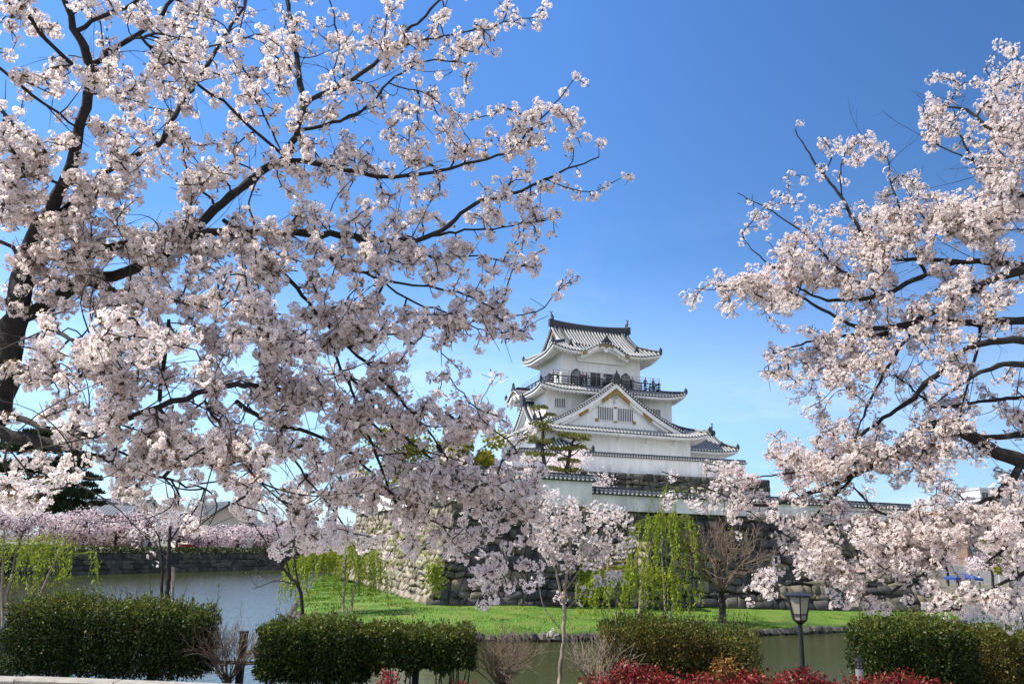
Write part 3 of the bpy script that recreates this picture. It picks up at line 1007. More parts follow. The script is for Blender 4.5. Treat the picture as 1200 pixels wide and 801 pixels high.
for e in (0, 1):
    dx = -1 if e == 0 else 1
    ug = (ua + .75) if e == 0 else (ub - .75)
    prof = []
    for t in np.linspace(0.40, 1, 9):
        prof.append((R3.v0 + R3.rf * t, R3.ze + R3.h(t) - 0.06))
    poly = [(ug, v, z) for v, z in prof] + [(ug, 2 * vm - v, z) for v, z in prof[::-1][1:]]
    mb = MB()
    mb.prism(poly, (-dx * .3, 0, 0))
    mb.mat(0)
    gw = mb.build("gable_wall", M['plaster'], top_roof)
    mb = MB()
    path = [(ug + dx * .45, v, z - .02) for v, z in prof]
    for pp in (path, [(p[0], 2 * vm - p[1], p[2]) for p in path]):
        mb.band([(p[0], p[1], p[2] - .42) for p in pp], (0, 0, .40), (dx * -.14, 0, 0))
        mb.band([(p[0] + dx * -.2, p[1], p[2] - .75) for p in pp], (0, 0, .40), (dx * -.14, 0, 0))
    mb.build("bargeboard", M['plaster'], top_roof)
    mb = MB()
    mb.prism([(ug + dx * .5, vm - .55, zr - 1.3), (ug + dx * .5, vm, zr - .55), (ug + dx * .5, vm + .55, zr - 1.3), (ug + dx * .5, vm, zr - 1.0)], (-dx * .12, 0, 0))
    mb.build("gold_fitting", M['gold'], top_roof)


def karahafu(parent, frame, c, hw, z0, amp, depth, label=None, rise_at=None):
    """curved cusped gable on an eave; frame(a, o, z): a along the eave, o outward of the eave edge"""
    def zc(x):
        q = abs(x) / hw
        return z0 + amp * (0.5 + 0.5 * math.cos(math.pi * min(q, 1) ** 1.12)) ** 0.9
    X = np.linspace(-hw, hw, 33)
    top = MB()
    top.mat(0)
    back = rise_at
    rows = []
    for o in np.linspace(0.28, -depth, 7):
        rows.append([frame(c + x, o, max(zc(x) + 0.10, (back(o) - 0.08))) for x in X])
    top.grid(rows)
    top.grid([[frame(c + x, 0.28, zc(x) + .10) for x in X], [frame(c + x, 0.28, zc(x) - .06) for x in X]])
    top.mat(2)
    for x in np.linspace(-hw * .97, hw * .97, int(hw * 2 / .36)):
        top.bar(frame(c + x, .22, zc(x) + .05), frame(c + x, .36, zc(x) + .05), .17, .17)
    top.mat(1)
    for x in np.linspace(-hw * .9, hw * .9, int(hw * 2 / .45)):
        pts = [frame(c + x, o, max(zc(x) + .14, back(o) - .02)) for o in np.linspace(.2, -depth, 5)]
        top.tube(pts, .085, 5, cap=False)
    top.mat(0)
    # ridge and end ornament
    zr_ = zc(0) + .18
    top.tube([frame(c, .3, zr_ + .1), frame(c, -depth, zr_ + .1)], .2, 6)
    top.prism([frame(c - .75, .38, zr_ - .1), frame(c + .75, .38, zr_ - .1), frame(c + .22, .38, zr_ + .5), frame(c, .38, zr_ + .95), frame(c - .22, .38, zr_ + .5)], np.array(frame(0, .0, 0)) - np.array(frame(0, .25, 0)))
    g = top.build("curved_gable", [M['tile'], M['tile_rib'], M['tile_end']], parent)
    if label: tag(g, label)
    return g, zc, X


def kara_front(parent_roof, frame, c, hw, z0, amp, depth, back, tymo=1.5):
    g, zc, X = karahafu(keep, frame, c, hw, z0, amp, depth, "curved cusped gable over the eave", back)
    th = np.array(frame(0, 0, 0)) - np.array(frame(0, .16, 0))
    mb = MB()
    mb.band([frame(c + x, .14, zc(x) - .55) for x in X], (0, 0, .46), th)
    mb.band([frame(c + x, -.25, zc(x) - .80) for x in X], (0, 0, .34), th)
    mb.grid([[frame(c + x, .0, zc(x) - .12) for x in X], [frame(c + x, -tymo, zc(x) - .2) for x in X]])
    tym = [frame(c + x, -tymo, zc(x) - .25) for x in X] + [frame(c + hw * 1.0, -tymo, z0 - .95), frame(c - hw * 1.0, -tymo, z0 - .95)]
    mb.prism(tym, th)
    mb.build("bargeboard", M['plaster'], g)
    mb = MB()
    w_ = hw * .30
    xs = np.linspace(-w_, w_, 9)
    mb.prism([frame(c + x, .2, zc(x) - .14) for x in xs] + [frame(c + x, .2, zc(x) - .42 - .12 * math.cos(x / w_ * 6)) for x in xs[::-1]], th * .5)
    mb.build("gold_fitting", M['gold'], g)
    for sg in (-1, 1):
        xs = np.linspace(hw * .80, hw * 1.0, 5) * sg
        mb = MB()
        mb.prism([frame(c + x, .2, zc(x) - .16) for x in xs] + [frame(c + x, .2, zc(x) - .5) for x in xs[::-1]], th * .5)
        mb.build("gold_fitting", M['gold'], g)
    mb = MB()
    mb.prism([frame(c - .38, .1, zc(0) - .62), frame(c + .38, .1, zc(0) - .62), frame(c + .2, .1, zc(0) - .95), frame(c, .1, zc(0) - 1.12), frame(c - .2, .1, zc(0) - .95)], th)
    mb.build("pendant", M['plaster'], g)
    return g


fr_top = lambda a, o, z: (a, R3.v0 - o, z)
kara_front(top_roof, fr_top, 6.9, 3.1, R3.ze - 0.06, 1.15, 2.6, lambda o: R3.ze + R3.h(max(0, -o) / R3.rf))
fr_left2 = lambda a, o, z: (R2.u0 - o, a, z)
kara_front(None, fr_left2, 8.9, 2.9, R2.ze - 0.05, 1.05, 1.6, lambda o: R2.ze + R2.h(max(0, -o) / R2.rl), 1.25)
# short ridge behind the curved gable on the left
mb = MB()
mb.box((R2.u0 + .2, 8.65, R2.ze + 1.05), (0.2, 9.15, R2.ze + 1.6))
mb.build("cross_ridge", M['tile'], keep)


def lattice_window(parent, frame, a0, a1, z0, z1, nbar, bars_mat, framed=False, name="lattice_window"):
    mb = MB()
    pts = lambda o, m_: [frame(a0 - m_, o, z0 - m_), frame(a1 + m_, o, z0 - m_), frame(a1 + m_, o, z1 + m_), frame(a0 - m_, o, z1 + m_)]
    th = np.array(frame(0, .0, 0)) - np.array(frame(0, .06, 0))
    mb.mat(0).prism(pts(.025, 0), th)
    mb.mat(1)
    for i in range(nbar):
        a = a0 + (a1 - a0) * (i + 1) / (nbar + 1)
        mb.bar(frame(a, .05, z0), frame(a, .05, z1), .075, .07)
    w = .09 if framed else .04
    for (p, q) in (((a0, z0), (a1, z0)), ((a0, z1), (a1, z1)), ((a0, z0), (a0, z1)), ((a1, z0), (a1, z1))):
        mb.bar(frame(p[0], .06, p[1]), frame(q[0], .06, q[1]), w, w)
    return mb.build(name, [M['void'], bars_mat], parent)


def tri_gable(frame, c, hw, zb, za, o_front, o_back, base_hw=None, big=True, label=None):
    """triangular gable: frame(a, o, z); the verge stands at o_front, the roof runs back to o_back"""
    zf = lambda x: za - (za - zb) * gable_curve(min(abs(x) / hw, 1.0))
    th = np.array(frame(0, 0, 0)) - np.array(frame(0, 1.0, 0))     # inwards, 1 m
    X = np.linspace(0, hw, 15)
    otym = o_front - .75
    poly = [frame(c - x, otym, zf(x) - .15) for x in X[::-1]] + [frame(c + x, otym, zf(x) - .15) for x in X[1:]]
    mb = MB()
    mb.prism([frame(c - hw, otym, zb - .6)] + poly + [frame(c + hw, otym, zb - .6)], th * .25)
    g = mb.build("front_gable" if big else "side_gable", M['plaster'], keep)
    if label: tag(g, label)
    rf = MB()
    for sg in (-1, 1):
        rf.mat(0)
        rows = [[frame(c + sg * x, o, zf(x)) for x in X] for o in (o_front, (o_front + o_back) / 2, o_back)]
        rf.grid(rows if sg > 0 else rows[::-1])
        rf.grid([[frame(c + sg * x, o_front, zf(x)) for x in X], [frame(c + sg * x, o_front, zf(x) - .16) for x in X]])
        rf.grid([[frame(c + sg * x, o_front, zf(x) - .16) for x in X], [frame(c + sg * x, otym, zf(x) - .16) for x in X]])
        rf.tube([frame(c + sg * x, o_front - .12, zf(x) + .06) for x in X], .15, 6)
        rf.mat(1)
        rf.tube([frame(c + sg * x, o_front - .62, zf(x) + .07) for x in X], .17, 6)
        o = o_front - 1.0
        while o > o_back:
            rf.tube([frame(c + sg * x, o, zf(x) + .04) for x in X[::2]], .11, 5, cap=False)
            o -= .42
        rf.mat(2)
        nend = int(hw * 1.25 / .36)
        for i in range(nend):
            x = hw * (i + .5) / nend
            rf.bar(frame(c + sg * x, o_front - .05, zf(x) - .02), frame(c + sg * x, o_front + .05, zf(x) - .02), .17, .17)
    rf.mat(0)
    rf.tube([frame(c, o_front - .1, za + .2), frame(c, o_back, za + .2)], .24, 6)
    rf.prism([frame(c - .5, o_front + .1, za - .25), frame(c + .5, o_front + .1, za - .25), frame(c + .42, o_front + .1, za + .55), frame(c + .2, o_front + .1, za + .95), frame(c - .2, o_front + .1, za + .95), frame(c - .42, o_front + .1, za + .55)], th * .4)
    rf.prism([frame(c - .12, o_front + .05, za + .9), frame(c + .12, o_front + .05, za + .9), frame(c + .05, o_front + .05, za + 1.35), frame(c - .05, o_front + .05, za + 1.35)], th * .15)
    rf.build("gable_roof", [M['tile'], M['tile_rib'], M['tile_end']], g)
    mb = MB()
    for sg in (-1, 1):
        for (w, o, dz) in ((.52, -.12, -.20), (.42, -.36, -.72), (.10, -.52, -1.2)):
            if not big: w, dz = w * .6, dz * .6
            pts = [frame(c + sg * x, o_front + o, zf(x) + dz - w) for x in X]
            mb.band(pts, (0, 0, w), th * .2)
    mb.build("bargeboard", M['plaster'], g)
    return g, zf, th, otym


fr_f = lambda a, o, z: (a, -o, z)
fg, zf, th, otym = tri_gable(fr_f, 7.2, 8.75, 15.35 - KZ, 20.75 - KZ, 2.45, -1.2, label="large white triangular front gable with gilt fittings")
fo = 2.45 - .12 + .04
def gold(parent, pts, o):
    mb = MB()
    mb.prism([fr_f(a, o, z) for a, z in pts], th * .07)
    mb.build("gold_fitting", M['gold'], parent)
zA = 20.75 - KZ
for sg in (-1, 1):
    xs = np.linspace(0.02, 1.75, 7)
    gold(fg, [(7.2 + sg * x, zf(x) - .62) for x in xs] + [(7.2 + sg * (x + (0.12 if i % 2 else -.02)), zf(x) - 1.35 - .06 * (i % 2)) for i, x in list(enumerate(xs))[::-1]], fo - .1)
    xs = np.linspace(3.5, 4.6, 5)
    gold(fg, [(7.2 + sg * x, zf(x) - .60) for x in xs] + [(7.2 + sg * x, zf(x) - 1.18) for x in xs[::-1]], fo - .1)
    xs = np.linspace(6.9, 8.5, 5)
    gold(fg, [(7.2 + sg * x, zf(x) - .55) for x in xs] + [(7.2 + sg * x, zf(x) - 1.0) for x in xs[::-1]], fo - .1)
fr_t = lambda a, o, z: (a, -(otym + o), z)
for a0, a1 in ((5.05, 7.05), (7.55, 9.6)):
    w = lattice_window(fg, fr_t, a0, a1, 16.15 - KZ, 17.75 - KZ, 8, M['plaster'], True)
for a in (4.95, 7.3, 9.7):
    for z in (16.0, 17.65):
        if a == 7.3:
            gold(fg, [(a - .2, z + .0 - KZ), (a + .2, z - KZ), (a + .2, z + .16 - KZ), (a - .2, z + .16 - KZ)], otym + .16)
        else:
            gold(fg, [(a - .2, z - .03 - KZ), (a + .2, z - .03 - KZ), (a + .2, z + .3 - KZ), (a - .2, z + .3 - KZ)], otym + .16)
mb = MB()       # plaster relief of scrolls under the apex
for i, (dx, dz) in enumerate(((0, 0), (-.32, .24), (.32, .24), (-.64, .46), (.64, .46), (0, .46), (0, -.38), (-.95, .22), (.95, .22))):
    c = np.array(fr_t(7.2 + dx, .02, 18.75 - KZ + dz))
    mb.prism([c + [-.22, 0, 0], c + [0, 0, -.22], c + [.22, 0, 0], c + [0, 0, .22]], (0, -.09, 0))
mb.build("plaster_relief", flat("relief_plaster", (0.5, 0.51, 0.52), 0.85), fg)
# gable on the left side of the lower roof
fr_l = lambda a, o, z: (-o, a, z)
tri_gable(fr_l, 5.4, 4.6, 15.2 - KZ, 18.6 - KZ, 1.9, -.3, big=False, label="small triangular gable on the left side of the lower roof")

# windows of the middle storey
fr_2 = lambda a, o, z: (a, ST2[2] - o, z)
lattice_window(keep, fr_2, .75, 2.0, 17.75 - KZ, 18.85 - KZ, 5, M['plaster'])
lattice_window(keep, fr_2, 13.35, 14.6, 17.35 - KZ, 18.45 - KZ, 5, M['plaster'])
fr_2l = lambda a, o, z: (ST2[0] - o, a, z)
for a in (3.2, 6.2):
    lattice_window(keep, fr_2l, a, a + .9, 17.5 - KZ, 18.6 - KZ, 4, M['plaster'])
# bell-shaped windows and doors of the top storey
fr_3 = lambda a, o, z: (a, ST3[2] - o, z)
def bell(c, z0, w, h, parent):
    pr = [(-.5, 0), (-.5, .35), (-.46, .62), (-.36, .80), (-.20, .92), (0, 1.0), (.20, .92), (.36, .80), (.46, .62), (.5, .35), (.5, 0)]
    mb = MB()
    mb.mat(0).prism([fr_3(c + a * w * 1.18, .06, z0 - .06 + b * h * 1.1) for a, b in pr], (0, .1, 0))
    mb.mat(1).prism([fr_3(c + a * w * .92, .08, z0 + b * h * .95) for a, b in pr], (0, .05, 0))
    mb.mat(2)
    for i in range(-3, 4):
        a = i * w * .125
        mb.bar(fr_3(c + a, .11, z0 + .02), fr_3(c + a, .11, z0 + h * (.93 - 0.9 * (a / w) ** 2 * 1.3)), .045, .04)
    for z in (.3, .6):
        mb.bar(fr_3(c - w * .44, .11, z0 + h * z), fr_3(c + w * .44, .11, z0 + h * z), .045, .04)
    mb.build("bell_window", [M['dark_wood'], M['void'], flat("window_bar", (.45, .45, .47))], parent)
bell(3.75, 20.9 - KZ, 1.25, 1.85, keep)
bell(10.35, 20.9 - KZ, 1.25, 1.85, keep)
for a0, a1 in ((5.6, 6.95), (7.35, 8.6)):
    mb = MB()
    mb.mat(0).box((a0, ST3[2] - .05, 20.5 - KZ), (a1, ST3[2] + .1, 22.55 - KZ))
    mb.mat(1)
    mb.box((a0 - .1, ST3[2] - .10, 20.5 - KZ), (a0, ST3[2] + .1, 22.6 - KZ))
    mb.box((a1, ST3[2] - .10, 20.5 - KZ), (a1 + .1, ST3[2] + .1, 22.6 - KZ))
    mb.box((a0 - .1, ST3[2] - .10, 22.55 - KZ), (a1 + .1, ST3[2] + .1, 22.68 - KZ))
    mb.build("doorway", [M['void'], M['plaster']], keep)
fr_3l = lambda a, o, z: (ST3[0] - o, a, z)
lattice_window(keep, fr_3l, 4.6, 6.6, 21.0 - KZ, 22.6 - KZ, 6, M['dark_wood'])

# balcony
BU0, BU1, BV0, BV1, BZ = -0.2, 14.4, 0.55, 11.0, 20.62 - KZ
mb = MB()
mb.box((BU0, BV0, BZ - .18), (BU1, BV1, BZ))
for u in np.arange(BU0 + .2, BU1, .9):
    mb.box((u, BV0 + .1, BZ - .42), (u + .18, BV0 + 1.4, BZ - .185))
bal = mb.build("balcony", M['dark_wood'], keep)
corners = [(BU0 + .1, BV0 + .1), (BU1 - .1, BV0 + .1), (BU1 - .1, BV1 - .1), (BU0 + .1, BV1 - .1)]
mb = MB()
ms = MB()
for i in range(4):
    a, b = np.array(corners[i]), np.array(corners[(i + 1) % 4])
    d = unit(b - a)
    for z, w in ((.30, .08), (.58, .08), (.92, .13)):
        mb.bar((*(a - d * .25), BZ + z), (*(b + d * .25), BZ + z), w, w)
    nps = int(np.linalg.norm(b - a) / 1.15)
    for k in range(nps + 1):
        p = a + (b - a) * k / nps
        mb.box((p[0] - .06, p[1] - .06, BZ), (p[0] + .06, p[1] + .06, BZ + (1.12 if k in (0, nps) else .9)))
    inn = np.array([-d[1], d[0]]) * -.12
    for z in (1.25, 1.6):
        ms.tube([(*(a + inn), BZ + z), (*(b + inn), BZ + z)], .022, 5)
    for k in range(nps * 1 + 1):
        p = a + (b - a) * k / nps + inn
        ms.tube([(*p, BZ), (*p, BZ + 1.6)], .022, 5)
mb.build("railing", M['dark_wood'], bal)
ms.build("safety_fence", M['steel'], bal)

# terrace wall and stone face in front of the keep
i0, i1 = P(610, 525.5, 82.0), P(880, 547, 88.5)
Ti = P(672, 529, 83.5)[2]
zst = P(690, 553, 83.5)[2]
i0[2] = i1[2] = 0
plaster_wall("plaster_wall", P(600, 524, 81.8), P(872, 547, 88.4), zst, Ti, Ti, 0.5, "upper white wall on the brown stone terrace directly below the keep")
terr = thing("terrace_wall", (0, 0, 0), "rough brown stone terrace wall under the upper white wall", "stone wall")
s0, s1 = P(600, 545, 81.2), P(900, 562, 88.4)
ta_, tb_ = s0.copy(), s1.copy()
ta_[2] = tb_[2] = zst + .05
s0[2] = s1[2] = 4.0
s0[1] -= 1.0; s1[1] -= 1.0
stone_face(s0, s1, tb_, ta_, 0.60, M['stone_dark'], "stone_facing", terr, 12, 0.0, depth=.25)
mb = MB()
q = [ta_ + [0, .0, 0], tb_, tb_ + [-7, 30, 0], ta_ + [-9, 30, 0]]
mb.add(q + [(p[0], p[1], 3.9) for p in q], [(0, 1, 2, 3), (1, 2, 6, 5), (3, 0, 4, 7)])
mb.build("terrace_top", M['gravel'], terr)

# small gatehouse roof below the keep's left part
gp = P(632, 527, 85.5)
gh = thing("gatehouse", (gp[0], gp[1], zst), "small white building with a dark tiled roof tucked below the left of the keep", "gatehouse", A17)
mb = MB()
gz = gp[2] - zst
mb.box((0.6, 0.9, 0), (5.4, 5.0, gz + .3))
mb.build("wall", M['plaster'], gh)
Rg = Roof((-.3, 6.3, 0, 6.0), gz, 1.7, (3.0, 3.0, 3.0, 3.0), .15)
Rg.build("roof", gh, (0.6, 5.4, .9, 5.0))

# side turret behind the keep's right end
tp = P(866, 530, 101.0)
tw = thing("corner_turret", (tp[0], tp[1], 10.0), "small white turret with a tiled hip and gable roof right of the keep", "turret", A17)
tz = tp[2] - 10.0
mb = MB()
mb.box((-8.5, 1.2, -1), (-1.2, 6.4, tz + .4))
mb.build("wall", M['plaster'], tw)
Rt = Roof((-9.6, 0, 0, 7.6), tz, 2.6, (3.8, 3.8, 3.8, 3.8), .35, tg=.42, ov=.4)
tr_ = Rt.build("roof", tw, (-8.5, -1.2, 1.2, 6.4))
mb = MB()
zr2 = tz + Rt.h(1)
ua2, ub2 = Rt.u0 + Rt.cl, Rt.u1 - Rt.cr
mb.band([(u, 3.8 - .22, zr2 + .0) for u in np.linspace(ua2 - .1, ub2 + .1, 5)], (0, .44, 0), (0, 0, .55))
for e, uu in ((0, ua2 + .2), (1, ub2 - .2)):
    for k in 'fb':
        lo, hi, pt, tm = Rt.side(k)
        mb.tube([pt(uu, t, .06) for t in np.linspace(1, .42, 7)], .17, 6)
    c = np.array(Rt.side('f')[2](uu + (.3 if e == 0 else -.3), .30, .1))
    mb.prism([c + [-.3, -.1, -.1], c + [.3, -.1, -.1], c + [0, -.1, .6]], (0, .25, 0))
mb.build("main_ridge", M['tile'], tr_)
for uu, dx in ((ua2, 1), (ub2, -1)):
    mb = MB()
    fish(mb, (uu + dx * .3, 3.8, zr2 + .5), 1.05, -dx)
    mb.build("dolphin_finial", M['tile'], tr_, smooth=True)
    ug = uu + dx * .5
    prof = [(Rt.v0 + Rt.rf * t, Rt.ze + Rt.h(t) - .05) for t in np.linspace(.42, 1, 7)]
    mb = MB()
    mb.prism([(ug, v, z) for v, z in prof] + [(ug, 7.6 - v, z) for v, z in prof[::-1][1:]], (dx * .25, 0, 0))
    mb.build("gable_wall", M['plaster'], tr_)
# ------------------------------------------------------------------ plants: shared generators
def frustums(p0, p1, r0, r1, n=5):
    """open prisms for many twig segments at once -> verts, quads"""
    p0, p1 = np.asarray(p0, float), np.asarray(p1, float)
    r0, r1 = np.asarray(r0, float), np.asarray(r1, float)
    d = unit(p1 - p0)
    ref = np.where(np.abs(d[:, 2:3]) < 0.9, np.array([[0, 0, 1.0]]), np.array([[1.0, 0, 0]]))
    s = unit(np.cross(d, ref)); t = np.cross(s, d)
    a = np.arange(n) * 2 * np.pi / n
    ring = np.cos(a)[None, :, None] * s[:, None, :] + np.sin(a)[None, :, None] * t[:, None, :]
    lo = p0[:, None, :] + ring * r0[:, None, None]
    hi = (p1 + d * r1[:, None] * 0.5)[:, None, :] + ring * r1[:, None, None]
    v = np.concatenate([lo, hi], axis=1).reshape(-1, 3)
    k = np.arange(n); k2 = (k + 1) % n
    f = np.stack([k, k2, n + k2, n + k], axis=1)
    q = (np.arange(len(p0)) * 2 * n)[:, None, None] + f[None]
    return v, q.reshape(-1, 4)


def cards(c, axis, nrm, ln, wd):
    """leaf-shaped quads: c base point, axis the way the leaf points, nrm its face normal"""
    axis = unit(axis)
    side = unit(np.cross(axis, nrm))
    nn = np.cross(side, axis)
    ln, wd = np.broadcast_to(ln, (len(c),))[:, None], np.broadcast_to(wd, (len(c),))[:, None]
    mid = c + axis * ln * 0.5 + nn * ln * 0.06
    v = np.stack([c, mid + side * wd * 0.5, c + axis * ln, mid - side * wd * 0.5], axis=1).reshape(-1, 3)
    f = np.arange(len(c) * 4).reshape(-1, 4)
    return v, f


def rand_dirs(n, rg):
    return unit(rg.normal(size=(n, 3)))


def hedge(name, label, x0, x1, y, depth, z1, leaf, nleaf, seed, cat="hedge", group=None, zlow=0.0, lsize=0.038, ragged=0.05, stems=14, slope=0.0, shoots=40):
    rg = np.random.default_rng(seed)
    nleaf = int(nleaf * 2.5)
    cx, w = (x0 + x1) / 2, (x1 - x0)
    root = thing(name, (cx, y, 0), label, cat, 0, group)
    # points in a rounded box, most of them near its skin
    u = rg.uniform(-1, 1, (nleaf * 4, 3))
    e = (np.abs(u[:, 0]) ** 8 + np.abs(u[:, 1]) ** 4 + np.abs(u[:, 2]) ** 7)
    u = u[(e < 1.05) & ((e > 0.35) | (rg.uniform(size=len(e)) < 0.6))][:nleaf]
    ph = rg.uniform(0, 6, 6)
    bumpy = 1 + 0.04 * np.sin(u[:, 0] * w * 3.1 + ph[0]) + 0.04 * np.sin(u[:, 0] * w * 11 + ph[1]) + 0.05 * np.sin(u[:, 1] * 7 + u[:, 0] * 4 * w + ph[2])
    p = np.empty_like(u)
    p[:, 0] = u[:, 0] * w / 2 * (1 + 0.03 * np.sin(u[:, 2] * 9 + ph[3]))
    p[:, 1] = u[:, 1] * depth / 2 * bumpy
    zt_ = z1 * bumpy + slope * u[:, 0]
    low = zlow + (0.12 if zlow > .1 else .02) * np.abs(np.sin(u[:, 0] * w * 4 + ph[4])) + 0.05 * rg.uniform(size=len(u))
    p[:, 2] = low + (u[:, 2] * 0.5 + 0.5) * (zt_ - low) + rg.normal(0, ragged * 0.4, len(u))
    # gaps: thin out by a coarse noise
    g = np.sin(p[:, 0] * 13 + ph[0]) * np.sin(p[:, 2] * 17 + ph[1]) * np.sin(p[:, 1] * 11 + ph[5])
    keepm = (g > -0.35) | (rg.uniform(size=len(g)) < 0.55)
    p = p[keepm]
    outw = unit(np.stack([u[keepm, 0] * 0.6, u[keepm, 1], u[keepm, 2] + 0.35], axis=1))
    ax = unit(outw + rg.normal(0, 0.7, p.shape))
    # shoots that stick out of the top
    sp = []
    segs0, segs1 = [], []
    for _ in range(shoots):
        b = np.array([rg.uniform(-w / 2 * .95, w / 2 * .95), rg.uniform(-depth / 2 * .8, depth / 2 * .8), z1 * 0.93])
        d = unit(np.array([rg.normal(0, .3), rg.normal(0, .3), 1]))
        l = rg.uniform(.05, .07 + ragged * 3.5)
        segs0.append(b); segs1.append(b + d * l)
        for k in range(7):
            sp.append(b + d * l * (k / 6))
    sp = np.array(sp)
    p = np.concatenate([p, sp]); ax = np.concatenate([ax, unit(rg.normal(0, 1, sp.shape) + [0, 0, .6])])
    nr = unit(np.concatenate([outw, np.tile([0, -.3, 1.0], (len(sp), 1))]) + rg.normal(0, 0.8, p.shape))
    ln = lsize * rg.uniform(0.6, 1.25, len(p))
    v, f = cards(p, ax, nr, ln, ln * 0.55)
    lit_new = (np.repeat(p[:, 2] / z1 + rg.normal(0, .12, len(p)) > .86, 1)).astype(int)  # brighter top leaves: young shoots, and sunlit tops put into the colour
    fv, ff = v, f
    # stems
    for i in range(stems):
        bx = rg.uniform(-w / 2 * .9, w / 2 * .9)
        by = rg.uniform(-depth * .2, depth * .2)
        top = np.array([bx + rg.normal(0, .14), by + rg.normal(0, .12), z1 * rg.uniform(.5, .85)])
        mid = np.array([bx + rg.normal(0, .04), by, z1 * .3])
        segs0 += [np.array([bx, by, -.05]), mid, mid]
        segs1 += [mid, top, mid + [rg.normal(0, .15), rg.normal(0, .12), z1 * .45]]
    r = np.where(np.arange(len(segs0)) < shoots, .003, .010)
    v, f = frustums(segs0, segs1, r, r * .6)
    np_mesh("foliage", np.vstack([fv, v]), [ff, f + len(fv)], [leaf, M["lit_shoot_leaf"], M["twig"]], [lit_new, 2], parent=root)
    return root


def fan_twigs(base, h, spread, n, levels, seed, r0=.012, up=0.75, bushy=1.0):
    """a many-stemmed or single-stemmed bare crown -> segment arrays and tip points"""
    rg = np.random.default_rng(seed)
    p0, p1, ra, rb, tips = [], [], [], [], []

    def go(p, d, l, r, lev):
        k = 3
        q = p
        for i in range(k):
            d = unit(d + rg.normal(0, .13, 3) + np.array([0, 0, .03]))
            e = q + d * l / k
            rr = r * (1 - i / k * .35)
            p0.append(q); p1.append(e); ra.append(rr); rb.append(r * (1 - (i + 1) / k * .35))
            q = e
            if lev > 0 and i > 0:
                for _ in range(2 if i == k - 1 else 1):
                    s = rg.normal(0, 1, 3); s = unit(s - d * (s @ d))
                    go(q, unit(d * rg.uniform(.6, 1.0) + s * rg.uniform(.4, .8) * bushy + np.array([0, 0, .12])), l * rg.uniform(.55, .8), r * .58, lev - 1)
        tips.append(q)
    for i in range(n):
        a = rg.uniform(0, 2 * math.pi)
        t = rg.uniform(0, 1) ** .6 * spread
        go(np.array(base, float) + [rg.normal(0, .02), rg.normal(0, .02), 0], unit(np.array([math.cos(a) * t, math.sin(a) * t, up])), h * rg.uniform(.4, .6), r0, levels)
    return [np.array(x) for x in (p0, p1, ra, rb)], np.array(tips)


def bare_shrub(label, x, y, h, spread, seed, n=16, mat='twig_brown', group="bare shrubs along the hedge line"):
    root = thing("bare_shrub", (x, y, 0), label, "shrub", 0, group)
    (p0, p1, a, b), tips = fan_twigs((0, 0, -.03), h * .95, spread, n, 2, seed, .007)
    v, f = frustums(p0, p1, a, b, 4)
    np_mesh("twigs", v, f, [M[mat]], parent=root)
    return root, tips


# ------------------------------------------------------------------ hedges and shrubs along the moat edge
HG = "hedges and shrubs along the moat edge"
hedge("hedge", "longest dark green hedge, at the far left beside the young willow", -6.02, -3.58, 10.4, .85, .86, M['hedge_leaf'], 26000, 11, group=HG, slope=-.03, shoots=70, ragged=.07)
hedge("hedge", "clipped dark hedge between the bare shrub and the looser hedge, left of centre", -2.96, -1.62, 10.35, .8, .70, M['hedge_leaf'], 15000, 12, group=HG, shoots=30)
hedge("hedge", "loose gappy hedge just left of the small bare shrub, stems showing below", -1.68, -.36, 10.38, .78, .66, M['hedge_leaf'], 11000, 13, group=HG, zlow=.11, stems=18, shoots=24)
hedge("shrub", "rounded olive green shrub behind the red bushes, below the middle willow", 1.2, 2.5, 10.5, .9, .80, M['olive_leaf'], 13500, 14, cat="shrub", group=HG, ragged=.06)
hedge("shrub", "brownish thin leaved shrub between the olive shrub and the garden lamp", 2.35, 3.12, 10.5, .8, .72, M['olive_leaf'], 3600, 15, cat="shrub", group=HG, stems=30, shoots=60, ragged=.07)
hedge("hedge", "rounded dark hedge right of the garden lamp with an olive top", 4.38, 5.74, 10.5, .95, .88, M['hedge_leaf'], 17000, 16, group=HG, shoots=60, ragged=.07)
hedge("hedge", "brownish green hedge cut off by the right edge of the view", 5.98, 7.5, 11.0, .9, .76, M['olive_leaf'], 15000, 17, group=HG, shoots=50, ragged=.06)
(_p0, _p1, _a, _b), _t = fan_twigs((0, 0, 0), .72, .9, 30, 2, 31, .007)
bs, tips = bare_shrub("twiggy reddish brown bare shrub between the two left hedges", -3.3, 10.3, .80, .9, 21, 42)
bare_shrub("grey brown bare shrub standing alone in front of the grassy water gap", -.02, 10.3, .74, .8, 22, 44)
bare_shrub("pale wispy bare shrub right of the small cherry trunk", 1.12, 10.2, .72, .8, 23, 36, 'pale_bark')


